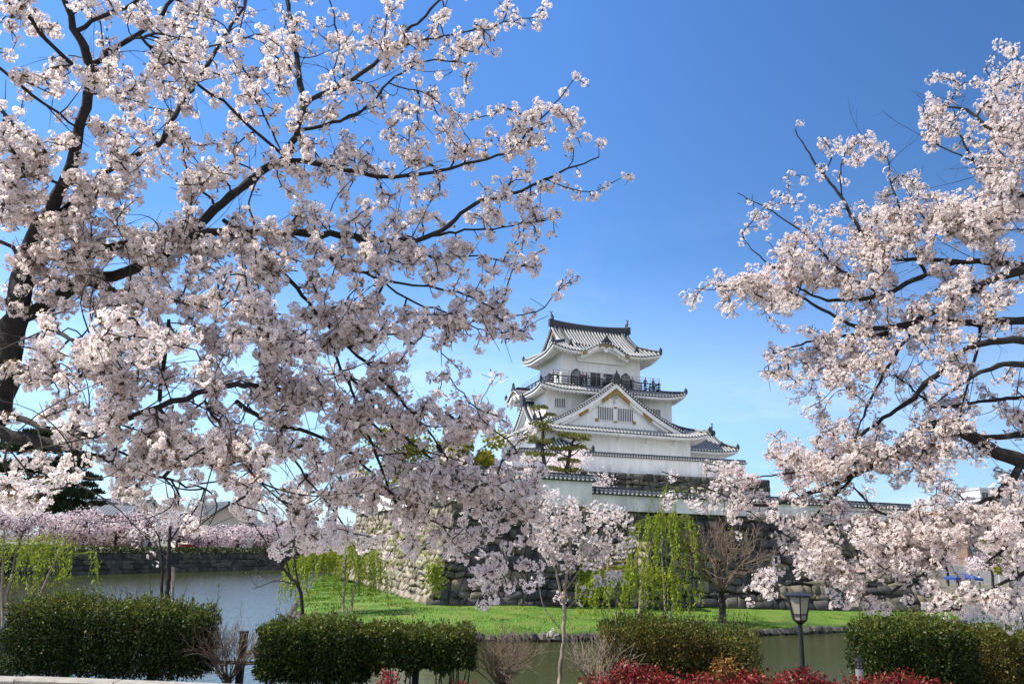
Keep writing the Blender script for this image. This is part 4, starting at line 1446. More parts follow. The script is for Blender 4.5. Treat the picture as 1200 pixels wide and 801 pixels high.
def nandina(x, y, h, w, seed, label, leaf='red_leaf', n=900):
    rg = np.random.default_rng(seed)
    root = thing("nandina", (x, y, 0), label, "shrub", 0, "red leaved bushes in front of the hedge line")
    p0, p1, lc, la = [], [], [], []
    for i in range(int(n / 26)):
        a = rg.uniform(0, 6.28); t = rg.uniform(0, 1) ** .6
        tip = np.array([math.cos(a) * t * w / 2, math.sin(a) * t * .3, h * (1 - .45 * t * t) * rg.uniform(.75, 1.05)])
        b = np.array([tip[0] * .35, tip[1] * .35, -.03])
        m_ = (b + tip) / 2 + [0, 0, .05]
        p0 += [b, m_]; p1 += [m_, tip]
        for k in range(26):
            d = unit(rg.normal(0, 1, 3) + [0, 0, .15])
            s = tip + d * rg.uniform(.01, .12) * [1, 1, .8]
            lc.append(s); la.append(unit(d + [0, 0, -.25] + rg.normal(0, .3, 3)))
    v, f = frustums(p0, p1, np.full(len(p0), .006), np.full(len(p0), .004), 4)
    sv, sf = v, f
    lc, la = np.array(lc), np.array(la)
    ln = rg.uniform(.03, .06, len(lc))
    v, f = cards(lc, la, unit(rg.normal(0, .6, lc.shape) + [0, -.3, 1]), ln, ln * .42)
    np_mesh("foliage", np.vstack([v, sv]), [f, sf + len(v)], [M[leaf], M["twig"]], [0, 1], parent=root)


M['orange_leaf'] = mat_island("orange_leaf", [(0.0, (0.12, 0.025, 0.01)), (0.5, (0.24, 0.09, 0.02)), (1.0, (0.16, 0.14, 0.03))], 0.5, 0.3)
nd = [(740, 766, 1700, .85, "red bush with the tallest crimson tips, first of the row from the left"),
      (785, 778, 1300, .75, "low dark red bush second in the row from the left"),
      (830, 784, 1200, .7, "red bush below the brownish shrub, third in the row from the left"),
      (882, 776, 1500, .75, "bright red bush left of the garden lamp post"),
      (940, 771, 1500, .75, "red bush right under the garden lamp"),
      (1000, 783, 1100, .7, "brownish red bush below the little grey bollard light"),
      (1055, 776, 1500, .8, "red bush below the rounded dark hedge right of the lamp"),
      (1092, 787, 900, .5, "last small red bush beside the right kerb")]
for i, (px, py, n_, w, lb) in enumerate(nd):
    q = P(px, py + 8, 9.3)
    nandina(q[0], q[1], q[2] * .82, w, 40 + i, lb, n=n_)
q = P(847, 768, 9.6); nandina(q[0], q[1], q[2], .34, 60, "small orange brown bush poking up behind the red ones", 'orange_leaf', 500)
q = P(455, 789, 9.0); nandina(q[0], q[1], q[2], .3, 61, "few red leaves poking up left of the dark fence post", n=260)
q = P(548, 797, 9.0); nandina(q[0], q[1], q[2], .22, 62, "tiny red sprig at the bottom edge left of the bare shrub", n=130)
q = P(700, 792, 9.0); nandina(q[0], q[1], q[2], .3, 63, "low red sprig at the bottom edge right of the small cherry trunk", n=260)

# ------------------------------------------------------------------ kerb, fence, lamp, bollard, post
kp = [(-9.5, 9.4), (-6.2, 9.2), (-3, 9.0), (0, 8.75), (3, 8.95), (5.2, 9.75), (7.2, 10.15), (10, 12)]
mb = MB()
rg = random.Random(2)
for a, b in zip(kp, kp[1:]):
    a, b = np.array(a), np.array(b)
    n_ = max(1, int(round(np.linalg.norm(b - a) / 1.05)))
    for i in range(n_):
        p, q = a + (b - a) * (i + .006) / n_, a + (b - a) * (i + .994) / n_
        z = .17 + rg.uniform(-.006, .006)
        d = unit(q - p); s = np.array([-d[1], d[0]]) * .11
        lo, hi = [(*(p - s), -.1), (*(q - s), -.1), (*(q + s), -.1), (*(p + s), -.1)], None
        r2 = [(*(c[:2]), z - .02) for c in map(np.array, lo)]
        s3 = s * .82
        r3 = [(*(p - s3), z), (*(q - s3), z), (*(q + s3), z), (*(p + s3), z)]
        mb.add(lo + r2 + r3, [(0, 1, 5, 4), (1, 2, 6, 5), (2, 3, 7, 6), (3, 0, 4, 7), (4, 5, 9, 8), (5, 6, 10, 9), (6, 7, 11, 10), (7, 4, 8, 11), (8, 9, 10, 11)])
tag(mb.build("kerb", M['curb']), kind='structure')

fn = thing("low_fence", (0, 10.72, 0), "low dark wooden post and rail fence half hidden behind the hedges", "fence")
for x in np.arange(-6.6, -.8, 1.1):
    mb = MB()
    mb.box((x - .04, -.04, -.3), (x + .04, .04, .50))
    mb.box((x - .047, -.047, .50), (x + .047, .047, .53))
    mb.build("post", M['dark_wood'], fn)
for z in (.16,):
    mb = MB()
    mb.tube([(-6.7, 0, z), (-3, .02, z - .01), (-.9, 0, z)], .024, 6)
    mb.build("rail", M['dark_wood'], fn)

lp = onz(941, 786, 0.0)
lb_ = P(935.5, 693, lp[1])
lamp = thing("garden_lamp", (lp[0], lp[1], 0), "black garden lamp with a tapered frosted lantern head", "lamp")
LH = lb_[2]
mb = MB()
mb.tube([(0, 0, -.05), (0, 0, .06), (0, 0, .07), (0, 0, LH - .44)], [.06, .06, .036, .034], 10)
mb.build("post", M['black_metal'], lamp, smooth=False)
mb = MB()       # lantern frame: a hexagonal basket wider at the top
hb, ht, rb_, rt_ = LH - .40, LH - .06, .10, .178
def ringp(r, z, n=6):
    return [np.array([r * math.cos(2 * math.pi * k / n + .3), r * math.sin(2 * math.pi * k / n + .3), z]) for k in range(n)]
for k in range(6):
    a, b = ringp(rb_, hb)[k], ringp(rt_, ht)[k]
    mb.bar(a, b, .016, .016)
    for r, z in ((rb_, hb), (rt_, ht), (rb_ + (rt_ - rb_) * .25, hb + (ht - hb) * .25)):
        mb.bar(ringp(r, z)[k], ringp(r, z)[(k + 1) % 6], .015, .015)
mb.tube([(0, 0, hb - .06), (0, 0, hb - .02), (0, 0, hb)], [.035, .08, rb_ + .005], 6)
mb.build("lantern_frame", M['black_metal'], lamp)
mb = MB()
mb.tube([(0, 0, ht), (0, 0, ht + .018), (0, 0, ht + .05), (0, 0, ht + .06)], [rt_ + .022, rt_ + .024, .05, .012], 12)
mb.build("lamp_cap", M['black_metal'], lamp)
gm, nt, b, o_ = new_mat("frosted_glass")
nt.links.new(ramp(nt, noise(nt, 6, 3), [(0.3, (0.50, 0.48, 0.38)), (0.7, (0.62, 0.60, 0.50))]), b.inputs["Base Color"])
setin(b, Roughness=.35)
tr = nt.nodes.new("ShaderNodeBsdfTranslucent"); tr.inputs["Color"].default_value = (.7, .68, .55, 1)
mxs = nt.nodes.new("ShaderNodeMixShader"); mxs.inputs[0].default_value = .5
nt.links.new(b.outputs[0], mxs.inputs[1]); nt.links.new(tr.outputs[0], mxs.inputs[2]); nt.links.new(mxs.outputs[0], o_.inputs["Surface"])
mb = MB()
mb.grid([[*ringp(rb_ - .006, hb + .004), ringp(rb_ - .006, hb + .004)[0]], [*ringp(rt_ - .006, ht - .004), ringp(rt_ - .006, ht - .004)[0]]])
mb.build("glass", gm, lamp)

bq = P(1006, 771, 9.9)
bl = thing("bollard_light", (bq[0], bq[1], 0), "little grey louvred bollard light peeping over the red bushes", "light")
bh = bq[2]
mb = MB(); mb.tube([(0, 0, -.05), (0, 0, bh - .11)], .045, 10); mb.build("post", M['steel'], bl)
mb = MB()
for k in range(3):
    mb.tube([(0, 0, bh - .11 + .035 * k), (0, 0, bh - .095 + .035 * k)], .048, 10)
mb.tube([(0, 0, bh - .02), (0, 0, bh)], [.05, .045], 10)
for k in range(6):
    c = ringp(.042, 0)[k]
    mb.bar(c + [0, 0, bh - .11], c + [0, 0, bh - .01], .01, .01)
mb.build("louvre", M['black_metal'], bl)
mb = MB(); mb.tube([(0, 0, bh - .11), (0, 0, bh - .01)], .036, 10); mb.build("glass", gm, bl)

pq = onz(5, 782, 0)
mb = MB()
mb.tube([(pq[0], pq[1], -.1), (pq[0], pq[1], .45), (pq[0], pq[1], .58), (pq[0], pq[1], .63)], [.12, .115, .09, .02], 9)
tag(mb.build("stone_post", M['black_metal']), "dark stubby post at the far left edge in front of the willow", "post")


# ------------------------------------------------------------------ mid-distance plants on the mound
def grass_on_mound():
    rg = np.random.default_rng(77)
    rows = np.array([[np.array(p) for p in r] for r in mound_rows])
    n = 70000
    nr, nc = rows.shape[0] - 1, rows.shape[1] - 1
    ls = np.linalg.norm(rows[0, 1:] - rows[0, :-1], axis=1)
    j = rg.choice(nc, n, p=ls / ls.sum())
    s, t = rg.uniform(size=n), rg.uniform(0.02, 1, n)
    ti = np.minimum((t * nr).astype(int), nr - 1); tf = (t * nr - ti)[:, None]
    sj = s[:, None]
    p = (rows[ti, j] * (1 - sj) + rows[ti, j + 1] * sj) * (1 - tf) + (rows[ti + 1, j] * (1 - sj) + rows[ti + 1, j + 1] * sj) * tf
    # drier and sparser to the right
    ax = unit(rg.normal(0, .35, (n, 3)) + [0, 0, 1])
    nr_ = unit(rg.normal(0, .5, (n, 3)) + [0, -1, .2])
    lfn = .5 + .5 * np.sin(p[:, 0] * 1.3 + 1.1 * np.sin(p[:, 1] * .9)) * np.sin(p[:, 1] * 1.7 + p[:, 0] * .6)
    ln = rg.uniform(.04, .10, n) * (.6 + .9 * lfn) * np.where(p[:, 0] > 14, .6, 1)
    pk = (np.sin(p[:, 0] * .8 + 2 * np.sin(p[:, 1] * .5)) * np.sin(p[:, 1] * 1.1 + p[:, 0] * .35) < .62) | (rg.uniform(size=n) < .25)
    p, ax, nr_, ln = p[pk], ax[pk], nr_[pk], ln[pk]
    v, f = cards(p - [0, 0, .02], ax, nr_, ln, ln * .28)
    tag(np_mesh("grass", v, f, [M['grass_blade']]), "bright green grass on the strip under the rampart", "grass", kind='stuff')


grass_on_mound()


def willow(label, base, trunks, crown, nstr, seed, lsize=.10, drop=(1.0, 3.0), name="willow_tree", r=.06, dens=22, lower=0.3, leaf='willow_leaf'):
    """trunks: polylines; crown: (centre, radii); strands hang from arching twigs"""
    rg = np.random.default_rng(seed)
    root = thing(name, base, label, "tree", 0, "young willows round the moat")
    base = V3(base)
    for tpts in trunks:
        mb = MB()
        mb.tube([V3(p) - base for p in tpts], list(np.linspace(r, r * .4, len(tpts))), 7)
        mb.build("trunk", M['pale_bark'], root, smooth=True)
    c, rad = V3(crown[0]) - base, V3(crown[1])
    p0, p1, lc, la = [], [], [], []
    for i in range(nstr):
        a = rg.uniform(0, 2 * math.pi); t = rg.uniform(0.05, 1) ** .6
        src = c + rad * [rg.normal(0, .18), rg.normal(0, .18), rg.uniform(-.3, .5)]
        top = c + rad * [math.cos(a) * t, math.sin(a) * t, math.sqrt(max(0, 1 - t * t)) * rg.uniform(.6, 1)]
        dl = rg.uniform(*drop)
        end = top + [rg.normal(0, .08) * dl, rg.normal(0, .08) * dl, -dl]
        end[2] = max(end[2], lower)
        m_ = (src + top) / 2 + [0, 0, .12 * np.linalg.norm(top - src)]
        pts = [src, m_, top]
        nseg = 7
        for k in range(1, nseg + 1):
            f_ = k / nseg
            pts.append(top * (1 - f_) + end * f_ + [rg.normal(0, .02) * dl, rg.normal(0, .02) * dl, 0] + unit((top - c) * [1, 1, 0]) * .10 * dl * math.sin(f_ * 2.2))
        for q, w in zip(pts, pts[1:]):
            p0.append(q); p1.append(w)
        L_ = np.linalg.norm(end - top)
        nl = int(dens * L_)
        for k in range(nl):
            f_ = rg.uniform(0.0, 1)
            i_ = 2 + min(int(f_ * nseg), nseg - 1)
            g_ = f_ * nseg - int(f_ * nseg)
            q = pts[i_] * (1 - g_) + pts[min(i_ + 1, len(pts) - 1)] * g_
            lc.append(q + rg.normal(0, .015, 3)); la.append(unit(np.array([rg.normal(0, .6), rg.normal(0, .6), -.8])))
    rr = np.full(len(p0), lsize * .05)
    v, f = frustums(p0, p1, rr, rr, 4)
    np_mesh("strands", v, f, [M['willow_leaf']], parent=root)
    lc, la = np.array(lc), np.array(la)
    ln = lsize * rg.uniform(.6, 1.3, len(lc))
    v, f = cards(lc, la, rg.normal(0, 1, lc.shape), ln, ln * .34)
    np_mesh("foliage", v, f, [M[leaf]], parent=root)


# near young willow at the left edge
g0, g1 = P(18, 760, 10.9), P(30, 765, 11.0)
g0[2] = g1[2] = 0
willow("young green willow with pale slanting trunks at the far left", g0,
       [[g0, P(8, 700, 10.9), P(20, 640, 10.9)], [g1, P(50, 690, 11.0), P(72, 640, 11.0), P(92, 612, 11.0)], [g0 + [-.1, 0, 0], P(2, 690, 10.8), P(5, 620, 10.8)]],
       (P(42, 660, 10.9), (0.82, .5, .46)), 58, 101, lsize=.058, drop=(.25, .9), r=.022, dens=36, lower=.5)
# willows on the mound
w0 = P(402, 712, 42.0)
w0[2] = -1.7
willow("yellow green willow on the left tip of the grass strip", w0,
       [[w0, P(404, 680, 42), P(406, 650, 42)], [w0 + [.4, 0, 0], P(415, 690, 42), P(428, 665, 42)]],
       (P(396, 668, 42), (2.7, 1.5, 1.8)), 125, 102, lsize=.17, drop=(.8, 2.4), r=.08, dens=22, lower=.3)
w1 = P(748, 728, 42.5); w1[2] = -1.75
willow("tall yellow green weeping willow trailing over the rampart in the middle", w1,
       [[w1, P(752, 690, 42.5), P(762, 640, 42.6), P(778, 600, 42.6)], [w1 + [-.6, 0, 0], P(722, 700, 42.4), P(705, 680, 42.4)]],
       (P(782, 622, 42.5), (1.9, 1.0, 1.2)), 62, 103, lsize=.17, drop=(1.2, 4.6), r=.07, dens=20, lower=.2)
w2 = P(722, 730, 41.5); w2[2] = -1.8
willow("low bushy willow with bright yellow green sprays at the foot of the tall one", w2,
       [[w2, P(722, 700, 41.5)], [w2 + [1.2, 0, 0], P(755, 695, 41.6)], [w2 + [2.6, 0, 0], P(792, 690, 41.6)]],
       (P(746, 694, 41.5), (3.0, 1.2, 1.8)), 84, 104, lsize=.17, drop=(.4, 1.9), r=.05, dens=22, lower=.05)
w3 = P(795, 600, 44.0)
willow("thin arching willow sprays over the coping of the lower white wall", (w1[0] + 1.5, w1[1] + .6, -1.6),
       [[(w1[0] + 1.5, w1[1] + .6, -1.6), P(775, 640, 43.0), P(790, 580, 43.2)]],
       (P(800, 583, 43.2), (2.7, .6, .75)), 15, 105, lsize=.16, drop=(1.0, 2.6), r=.05, dens=9, lower=.5)
# creepers on the rampart
rg_ = np.random.default_rng(5)
def on_plane(px, py, a, n):
    d = ray(px, py); t = ((a - EYE) @ n) / (d @ n)
    return EYE + d * t
nf = unit(np.cross(M_B - B_L, T_L - B_L)); ns_ = unit(np.cross(B_L - BL2, TL2 - BL2))
for (px, py, sx, sy, n_, left, nm) in ((510, 672, 6, 10, 420, False, "patch of green creeper by the sunlit rampart corner"), (690, 672, 7, 20, 800, False, "column of green creeper on the rampart left of the bamboo ladder"),
                                       (462, 640, 22, 14, 520, True, "yellowish creeper over the pale stones of the rampart's left face")):
    pts = []
    for _ in range(n_):
        q = on_plane(px + rg_.normal(0, sx), py + rg_.normal(0, sy), B_L if not left else B_L, ns_ if left else nf)
        pts.append(q - (q - EYE) / np.linalg.norm(q - EYE) * rg_.uniform(.25, .5))
    pts = np.array(pts)
    ln = rg_.uniform(.10, .24, len(pts))
    v, f = cards(pts, unit(rg_.normal(0, .6, pts.shape) + [0, 0, -.6]), unit(rg_.normal(0, .6, pts.shape) + [-.2, -1, .4]), ln, ln * .7)
    c = pts.mean(axis=0)
    o = np_mesh("creeper", v, f, [M['willow_leaf']], loc=c)
    o.location = tuple(c)
    tag(o, nm, "creeper")

# bare round tree on the grass strip
bt = P(846, 722, 43.5); bt[2] = -1.7
root = thing("bare_tree", bt, "round bare brown tree on the grass in front of the rampart", "tree")
crown_c = P(845, 672, 43.5) - bt
mb = MB(); mb.tube([(0, 0, -.2), (0.05, 0, .6), (.02, 0, 1.5)], [.22, .17, .14], 8); mb.build("trunk", M['twig'], root, smooth=True)
(p0, p1, a, b), tips = fan_twigs((.02, 0, 1.3), 3.4, 1.15, 15, 3, 131, .05, .85, 1.0)
v, f = frustums(p0, p1, np.maximum(a, .014), np.maximum(b, .011), 4)
np_mesh("branchwork", v, f, [M['twig_brown']], parent=root)


# ------------------------------------------------------------------ pines, distant trees, far cherries
def pad(c, rx, ry, rz, n, rg, ls):
    p = rg.normal(0, 1, (n, 3)); p = unit(p) * rg.uniform(.3, 1, (n, 1)) ** .5
    p[:, 2] = np.abs(p[:, 2]) * 1.0 - .25
    q = np.array(c) + p * [rx, ry, rz]
    ax = unit(p * [.7, .7, .4] + [0, 0, .75] + rg.normal(0, .35, p.shape))
    return q, ax, rg.uniform(.6, 1.2, n) * ls


def pine(label, base, tpts, pads, mat, seed, ls=.26, r=.2, n=125, group=None, name="pine_tree", wd=.35):
    rg = np.random.default_rng(seed)
    base = V3(base)
    root = thing(name, base, label, "tree", 0, group)
    mb = MB()
    tp_ = [V3(p) - base for p in tpts]
    mb.tube(tp_, list(np.linspace(r, r * .45, len(tp_))), 7)
    A = []
    for (c, rx, rz, *_) in pads:
        c = V3(c) - base
        k = min(range(len(tp_)), key=lambda i: np.linalg.norm(tp_[i] - c) + (2 if tp_[i][2] > c[2] else 0))
        mb.tube([tp_[k], (tp_[k] + c) / 2 + [0, 0, -.1], c + [0, 0, -.05]], [r * .4, r * .25, r * .12], 5)
        A.append(pad(c, rx, rx * .8, rz, int(n * rx * rx / .8) + 40, rg, ls))
        for q in range(3):
            off = rg.normal(0, .5, 3) * [rx, rx, rz * .4]
            A.append(pad(c + off, rx * .55, rx * .5, rz * .8, int(n * .25 * rx * rx / .8) + 20, rg, ls))
    mb.build("trunk", M['twig'], root, smooth=True)
    c, ax, ln = (np.concatenate([a[i] for a in A]) for i in range(3))
    v, f = cards(c, ax, rg.normal(0, 1, c.shape), ln, ln * wd)
    np_mesh("foliage", v, f, [M[mat]], parent=root)
    return root


D1 = 66.0
pp = lambda x, y, d=D1: P(x, y, d)
PG = "shaped pines behind the outer wall"
b1 = pp(637, 565); b1[2] = 4.0
pine("taller layered garden pine in front of the keep's left corner", b1, [b1, pp(638, 545), pp(635, 520), pp(637, 500), pp(632, 482)],
     [(pp(632, 479), .75, .35), (pp(644, 487), .45, .2), (pp(630, 498), .95, .38), (pp(640, 505), .7, .3), (pp(619, 513), .85, .32), (pp(628, 519), .75, .3), (pp(643, 519), .5, .25), (pp(627, 533), .85, .25), (pp(645, 534), .45, .22)], 'pine_needle', 201, group=PG)
b2 = pp(664, 565); b2[2] = 4.0
pine("lower spreading garden pine right of the taller one", b2, [b2, pp(664, 550), pp(667, 535), pp(669, 522), pp(673, 513)],
     [(pp(674, 513), 1.1, .34), (pp(663, 511), .7, .3), (pp(684, 516), .6, .25), (pp(666, 527), .85, .28), (pp(680, 525), .5, .22), (pp(648, 526), .55, .25), (pp(672, 541), .6, .25), (pp(660, 539), .4, .2), (pp(645, 550), .8, .3), (pp(657, 552), .6, .25), (pp(675, 552), .7, .25)], 'pine_needle', 202, group=PG)
b3 = P(975, 600, 74); b3[2] = 4
pine("small distant pine top showing above the right end of the wall", b3, [b3, P(975, 592, 74), P(976, 580, 74)], [(P(976, 578, 74), .6, .3), (P(972, 583, 74), .8, .3), (P(981, 585, 74), .7, .3)], 'pine_needle', 203)

DP = "dark pines across the moat"
d0 = 104.0
b4 = P(48, 640, d0); b4[2] = ZB
pine("big dark pine across the moat at the left edge", b4, [b4, P(50, 600, d0), P(46, 560, d0), P(48, 520, d0)],
     [(P(48, 512, d0), 1.8, .9), (P(60, 525, d0), 2.6, 1.0), (P(30, 528, d0), 2.8, 1.0), (P(78, 545, d0), 2.8, 1.0), (P(45, 548, d0), 3.0, 1.2), (P(12, 550, d0), 2.6, 1.1), (P(88, 560, d0), 2.2, .8), (P(62, 568, d0), 2.8, 1.1), (P(28, 572, d0), 3.0, 1.2), (P(86, 580, d0), 2.0, .8), (P(50, 590, d0), 3.2, 1.2), (P(15, 596, d0), 2.6, 1.2), (P(70, 598, d0), 2.6, 1.0)], 'dark_needle', 204, .75, .35, 120, DP)
b5 = P(106, 640, 112.); b5[2] = ZB
pine("slim dark pine right of the big one across the moat", b5, [b5, P(107, 610, 112), P(108, 575, 112), P(110, 562, 112)],
     [(P(110, 562, 112), .9, .5), (P(102, 570, 112), 1.2, .5), (P(113, 578, 112), 1.0, .4), (P(100, 584, 112), 1.3, .5), (P(112, 592, 112), 1.0, .4), (P(100, 600, 112), 1.0, .5)], 'dark_needle', 205, .6, .16, 80, DP)
b6 = P(-30, 640, 100.); b6[2] = ZB
pine("dark pine mostly cut off by the left edge of the view", b6, [b6, P(-28, 590, 100), P(-26, 530, 100)],
     [(P(-25, 525, 100), 2.2, 1), (P(-10, 550, 100), 2.6, 1), (P(-40, 560, 100), 2.6, 1), (P(-8, 585, 100), 2.8, 1.2), (P(-30, 600, 100), 3, 1.2)], 'dark_needle', 206, .75, .3, 110, DP)


def crown_tree(label, base, top, w, mat, seed, n=2600, ls=.5, name="broadleaf_tree", trunk=.25, low=.3, group=None, cat="tree", nclump=16, flat_=.8, bark='twig'):
    rg = np.random.default_rng(seed)
    base = V3(base)
    root = thing(name, base, label, cat, 0, group)
    H = top - base[2]
    mb = MB()
    mb.tube([(0, 0, -.2), (rg.normal(0, .04) * H, 0, H * .3), (rg.normal(0, .05) * H, 0, H * .75)], [trunk, trunk * .75, trunk * .2], 7)
    cs = []
    for i in range(nclump):
        a = rg.uniform(0, 6.28); t = rg.uniform(0, 1) ** .55
        z = rg.uniform(low, .95)
        prof = math.sin(math.pi * min(1, max(.05, (z - low * .6) / (1.05 - low * .6)))) ** .6
        c = np.array([math.cos(a) * t * w / 2 * prof, math.sin(a) * t * w / 2 * prof * .85, z * H])
        cs.append((c, w * rg.uniform(.11, .2)))
        mb.tube([(0, 0, H * (low * .7 + .25 * z)), c * [.5, .5, .8] + [0, 0, .08 * H], c], [trunk * .35, trunk * .22, trunk * .08], 5)
    mb.build("trunk", M[bark], root, smooth=True)
    P_, A_, N_ = [], [], []
    for c, r in cs:
        k = n // nclump
        d = rand_dirs(k, rg)
        P_.append(c + d * (r * rg.uniform(.35, 1.1, (k, 1))) * [1, 1, flat_])
        A_.append(unit(d + rg.normal(0, .7, (k, 3))))
        N_.append(unit(d + rg.normal(0, .7, (k, 3)) + [0, 0, .3]))
    P_, A_, N_ = map(np.concatenate, (P_, A_, N_))
    ln = ls * rg.uniform(.5, 1.2, len(P_))
    v, f = cards(P_, A_, N_, ln, ln * .75)
    np_mesh("crown", v, f, [M[mat]], parent=root)
    return root


# row of cherries on the far left bank
CG = "cherry trees in bloom along the far left bank"
fc = [(-18, 592, 86, 6.5, "left edge of the row, under the dark pines"), (22, 592, 90, 6.5, "below the big dark pine"), (62, 604, 93, 6.0, "right under the slim dark pine"),
      (98, 597, 96, 7.2, "left of the brown roofed house"), (136, 602, 99, 6.2, "in front of the brown roofed house"), (172, 600, 103, 6.5, "between the two houses"),
      (208, 610, 107, 5.6, "left of the big grey roofed hall"), (244, 618, 112, 5.4, "in front of the big grey roofed hall"), (278, 617, 117, 5.6, "right of the big grey roofed hall"),
      (312, 618, 122, 5.8, "behind the leaning bare tree"), (345, 612, 128, 7.0, "at the right end of the row"), (380, 612, 134, 7.0, "beyond the right end of the row")]
for i, (px, py, D, w, lb) in enumerate(fc):
    b = P(px, 640, D); b[2] = ZB
    crown_tree("far pink cherry tree across the moat, " + lb, b, P(px, py, D)[2], w, 'far_petal', 300 + i, 2300, .30, "cherry_tree", .18, .30, CG, nclump=30, flat_=.65)
# low hedge on the far bank edge
hd = MB()
rgh = np.random.default_rng(9)
pts = []
for a, b in zip(FB[:3], FB[1:]):
    n_ = int(np.linalg.norm(b - a) * 130)
    s = rgh.uniform(size=(n_, 1))
    q = a + (b - a) * s
    pts.append(np.stack([q[:, 0] - rgh.uniform(.1, 1.1, n_), q[:, 1], ZB + rgh.uniform(-.15, .62, n_)], axis=1))
pts = np.concatenate(pts)
ln = rgh.uniform(.14, .3, len(pts))
v, f = cards(pts, unit(rgh.normal(0, .7, pts.shape) + [0, 0, .4]), rgh.normal(0, 1, pts.shape), ln, ln * .7)
c = pts.mean(axis=0)
o = np_mesh("bank_hedge", v, f, [M['hedge_leaf']], loc=c); o.location = tuple(c)
tag(o, "long low hedge topping the dark stone bank across the moat", "hedge")
fbw = thing("bank_wall", (0, 0, 0), "dark mossy stone retaining wall across the moat on the left", "stone wall")
for i, (a, b) in enumerate(zip(FB[:3], FB[1:])):
    stone_face((a[0], a[1], WZ - .3), (b[0], b[1], WZ - .3), (b[0] - .5, b[1], ZB), (a[0] - .5, a[1], ZB), .62, M['stone_dark'], "stone_facing", fbw, 400 + i, 0, depth=.1)

# trees beside the keep
b = P(546, 560, 84); b[2] = 4
crown_tree("yellow green broadleaf tree left of the keep behind the blossoms", b, P(548, 497, 84)[2], 8.0, 'bright_leaf', 351, 6000, .42, nclump=26)
b = P(470, 560, 80); b[2] = 4
crown_tree("yellow green tree behind the blossoms, further left than the other", b, P(470, 500, 80)[2], 9, 'bright_leaf', 352, 4000, .42, nclump=22)
b = P(668, 562, 76); b[2] = 4
crown_tree("pink cherry tree in bloom between the garden pines and the upper white wall", b, P(668, 531, 76)[2], 7.5, 'petal', 353, 5000, .22, "cherry_tree", .2, .25, nclump=24)


# ------------------------------------------------------------------ distant buildings
M['house_wall'] = flat("house_wall", (0.55, 0.52, 0.46), .85)
M['brown_wall'] = flat("brown_wall", (0.20, 0.12, 0.075), .85)
M['grey_roof'] = mat_noise("grey_roof", [(0.3, (0.10, 0.11, 0.125)), (0.7, (0.17, 0.18, 0.195))], .8, .6, .2, .03)
M['win_glass'] = flat("window_glass", (0.05, 0.065, 0.08), .2)


def house(label, base, w, d, hw, rise, rz, wall, name="house", gable_end=True, ov=.8, wins=4):
    root = thing(name, base, label, "house", rz)
    mb = MB()
    mb.box((-w / 2, -d / 2, -.5), (w / 2, d / 2, hw))
    for s in (-1, 1):
        mb.prism([(s * w / 2, -d / 2, hw), (s * w / 2, d / 2, hw), (s * w / 2, 0, hw + rise * .93)], (-s * .2, 0, 0))
    mb.build("wall", wall, root)
    mb = MB()
    for s in (-1, 1):
        mb.prism([(-w / 2 - ov, s * (d / 2 + ov), hw - rise * ov / (d / 2) + .05), (-w / 2 - ov, 0, hw + rise), (-w / 2 - ov, 0, hw + rise + .18), (-w / 2 - ov, s * (d / 2 + ov), hw - rise * ov / (d / 2) + .23)], (w + 2 * ov, 0, 0))
        x = -w / 2 - ov + .3
        while x < w / 2 + ov:
            mb.bar((x, s * (d / 2 + ov), hw - rise * ov / (d / 2) + .24), (x, 0, hw + rise + .2), .14, .08)
            x += .55
    mb.box((-w / 2 - ov, -.25, hw + rise + .05), (w / 2 + ov, .25, hw + rise + .5))
    mb.build("roof", M['grey_roof'], root)
    for i in range(wins):
        x = -w / 2 + w * (i + .5) / wins
        mb = MB()
        mb.mat(0).box((x - w / wins * .28, -d / 2 - .06, hw * .35), (x + w / wins * .28, -d / 2 + .05, hw * .8))
        mb.mat(1).box((x - .04, -d / 2 - .09, hw * .35), (x + .04, -d / 2 - .05, hw * .8))
        mb.box((x - w / wins * .3, -d / 2 - .1, hw * .33), (x + w / wins * .3, -d / 2 - .05, hw * .36))
        mb.build("window", [M['win_glass'], M['house_wall']], root)
    return root


def ground_at(x, y, D, z):
    q = P(x, y, D); q[2] = z
    return q


house("brown house with a grey gable roof behind the far left cherries", ground_at(122, 640, 138, ZB), 10, 8, P(120, 603, 138)[2] - ZB, 1.6, math.radians(8), M['brown_wall'])
house("pale flat fronted house just above the brown one behind the cherries", ground_at(134, 640, 165, ZB), 12, 8, P(130, 592, 165)[2] - ZB, .9, math.radians(4), M['house_wall'], "house")
house("big hall with a wide grey hipped roof beyond the far left cherries", ground_at(246, 640, 150, ZB), 12.5, 11, P(246, 616, 150)[2] - ZB, 3.8, math.radians(-52), M['house_wall'], "hall", ov=1.3)
house("lower grey roofed house attached right of the big hall", ground_at(268, 640, 160, ZB), 12, 9, P(268, 618, 160)[2] - ZB, 2.0, math.radians(66), M['brown_wall'], "house", ov=1.0)
house("long low grey roofed house far beyond the leaning bare tree", ground_at(325, 640, 185, ZB), 15, 8, P(325, 622, 185)[2] - ZB, 1.8, math.radians(5), M['house_wall'], "house")


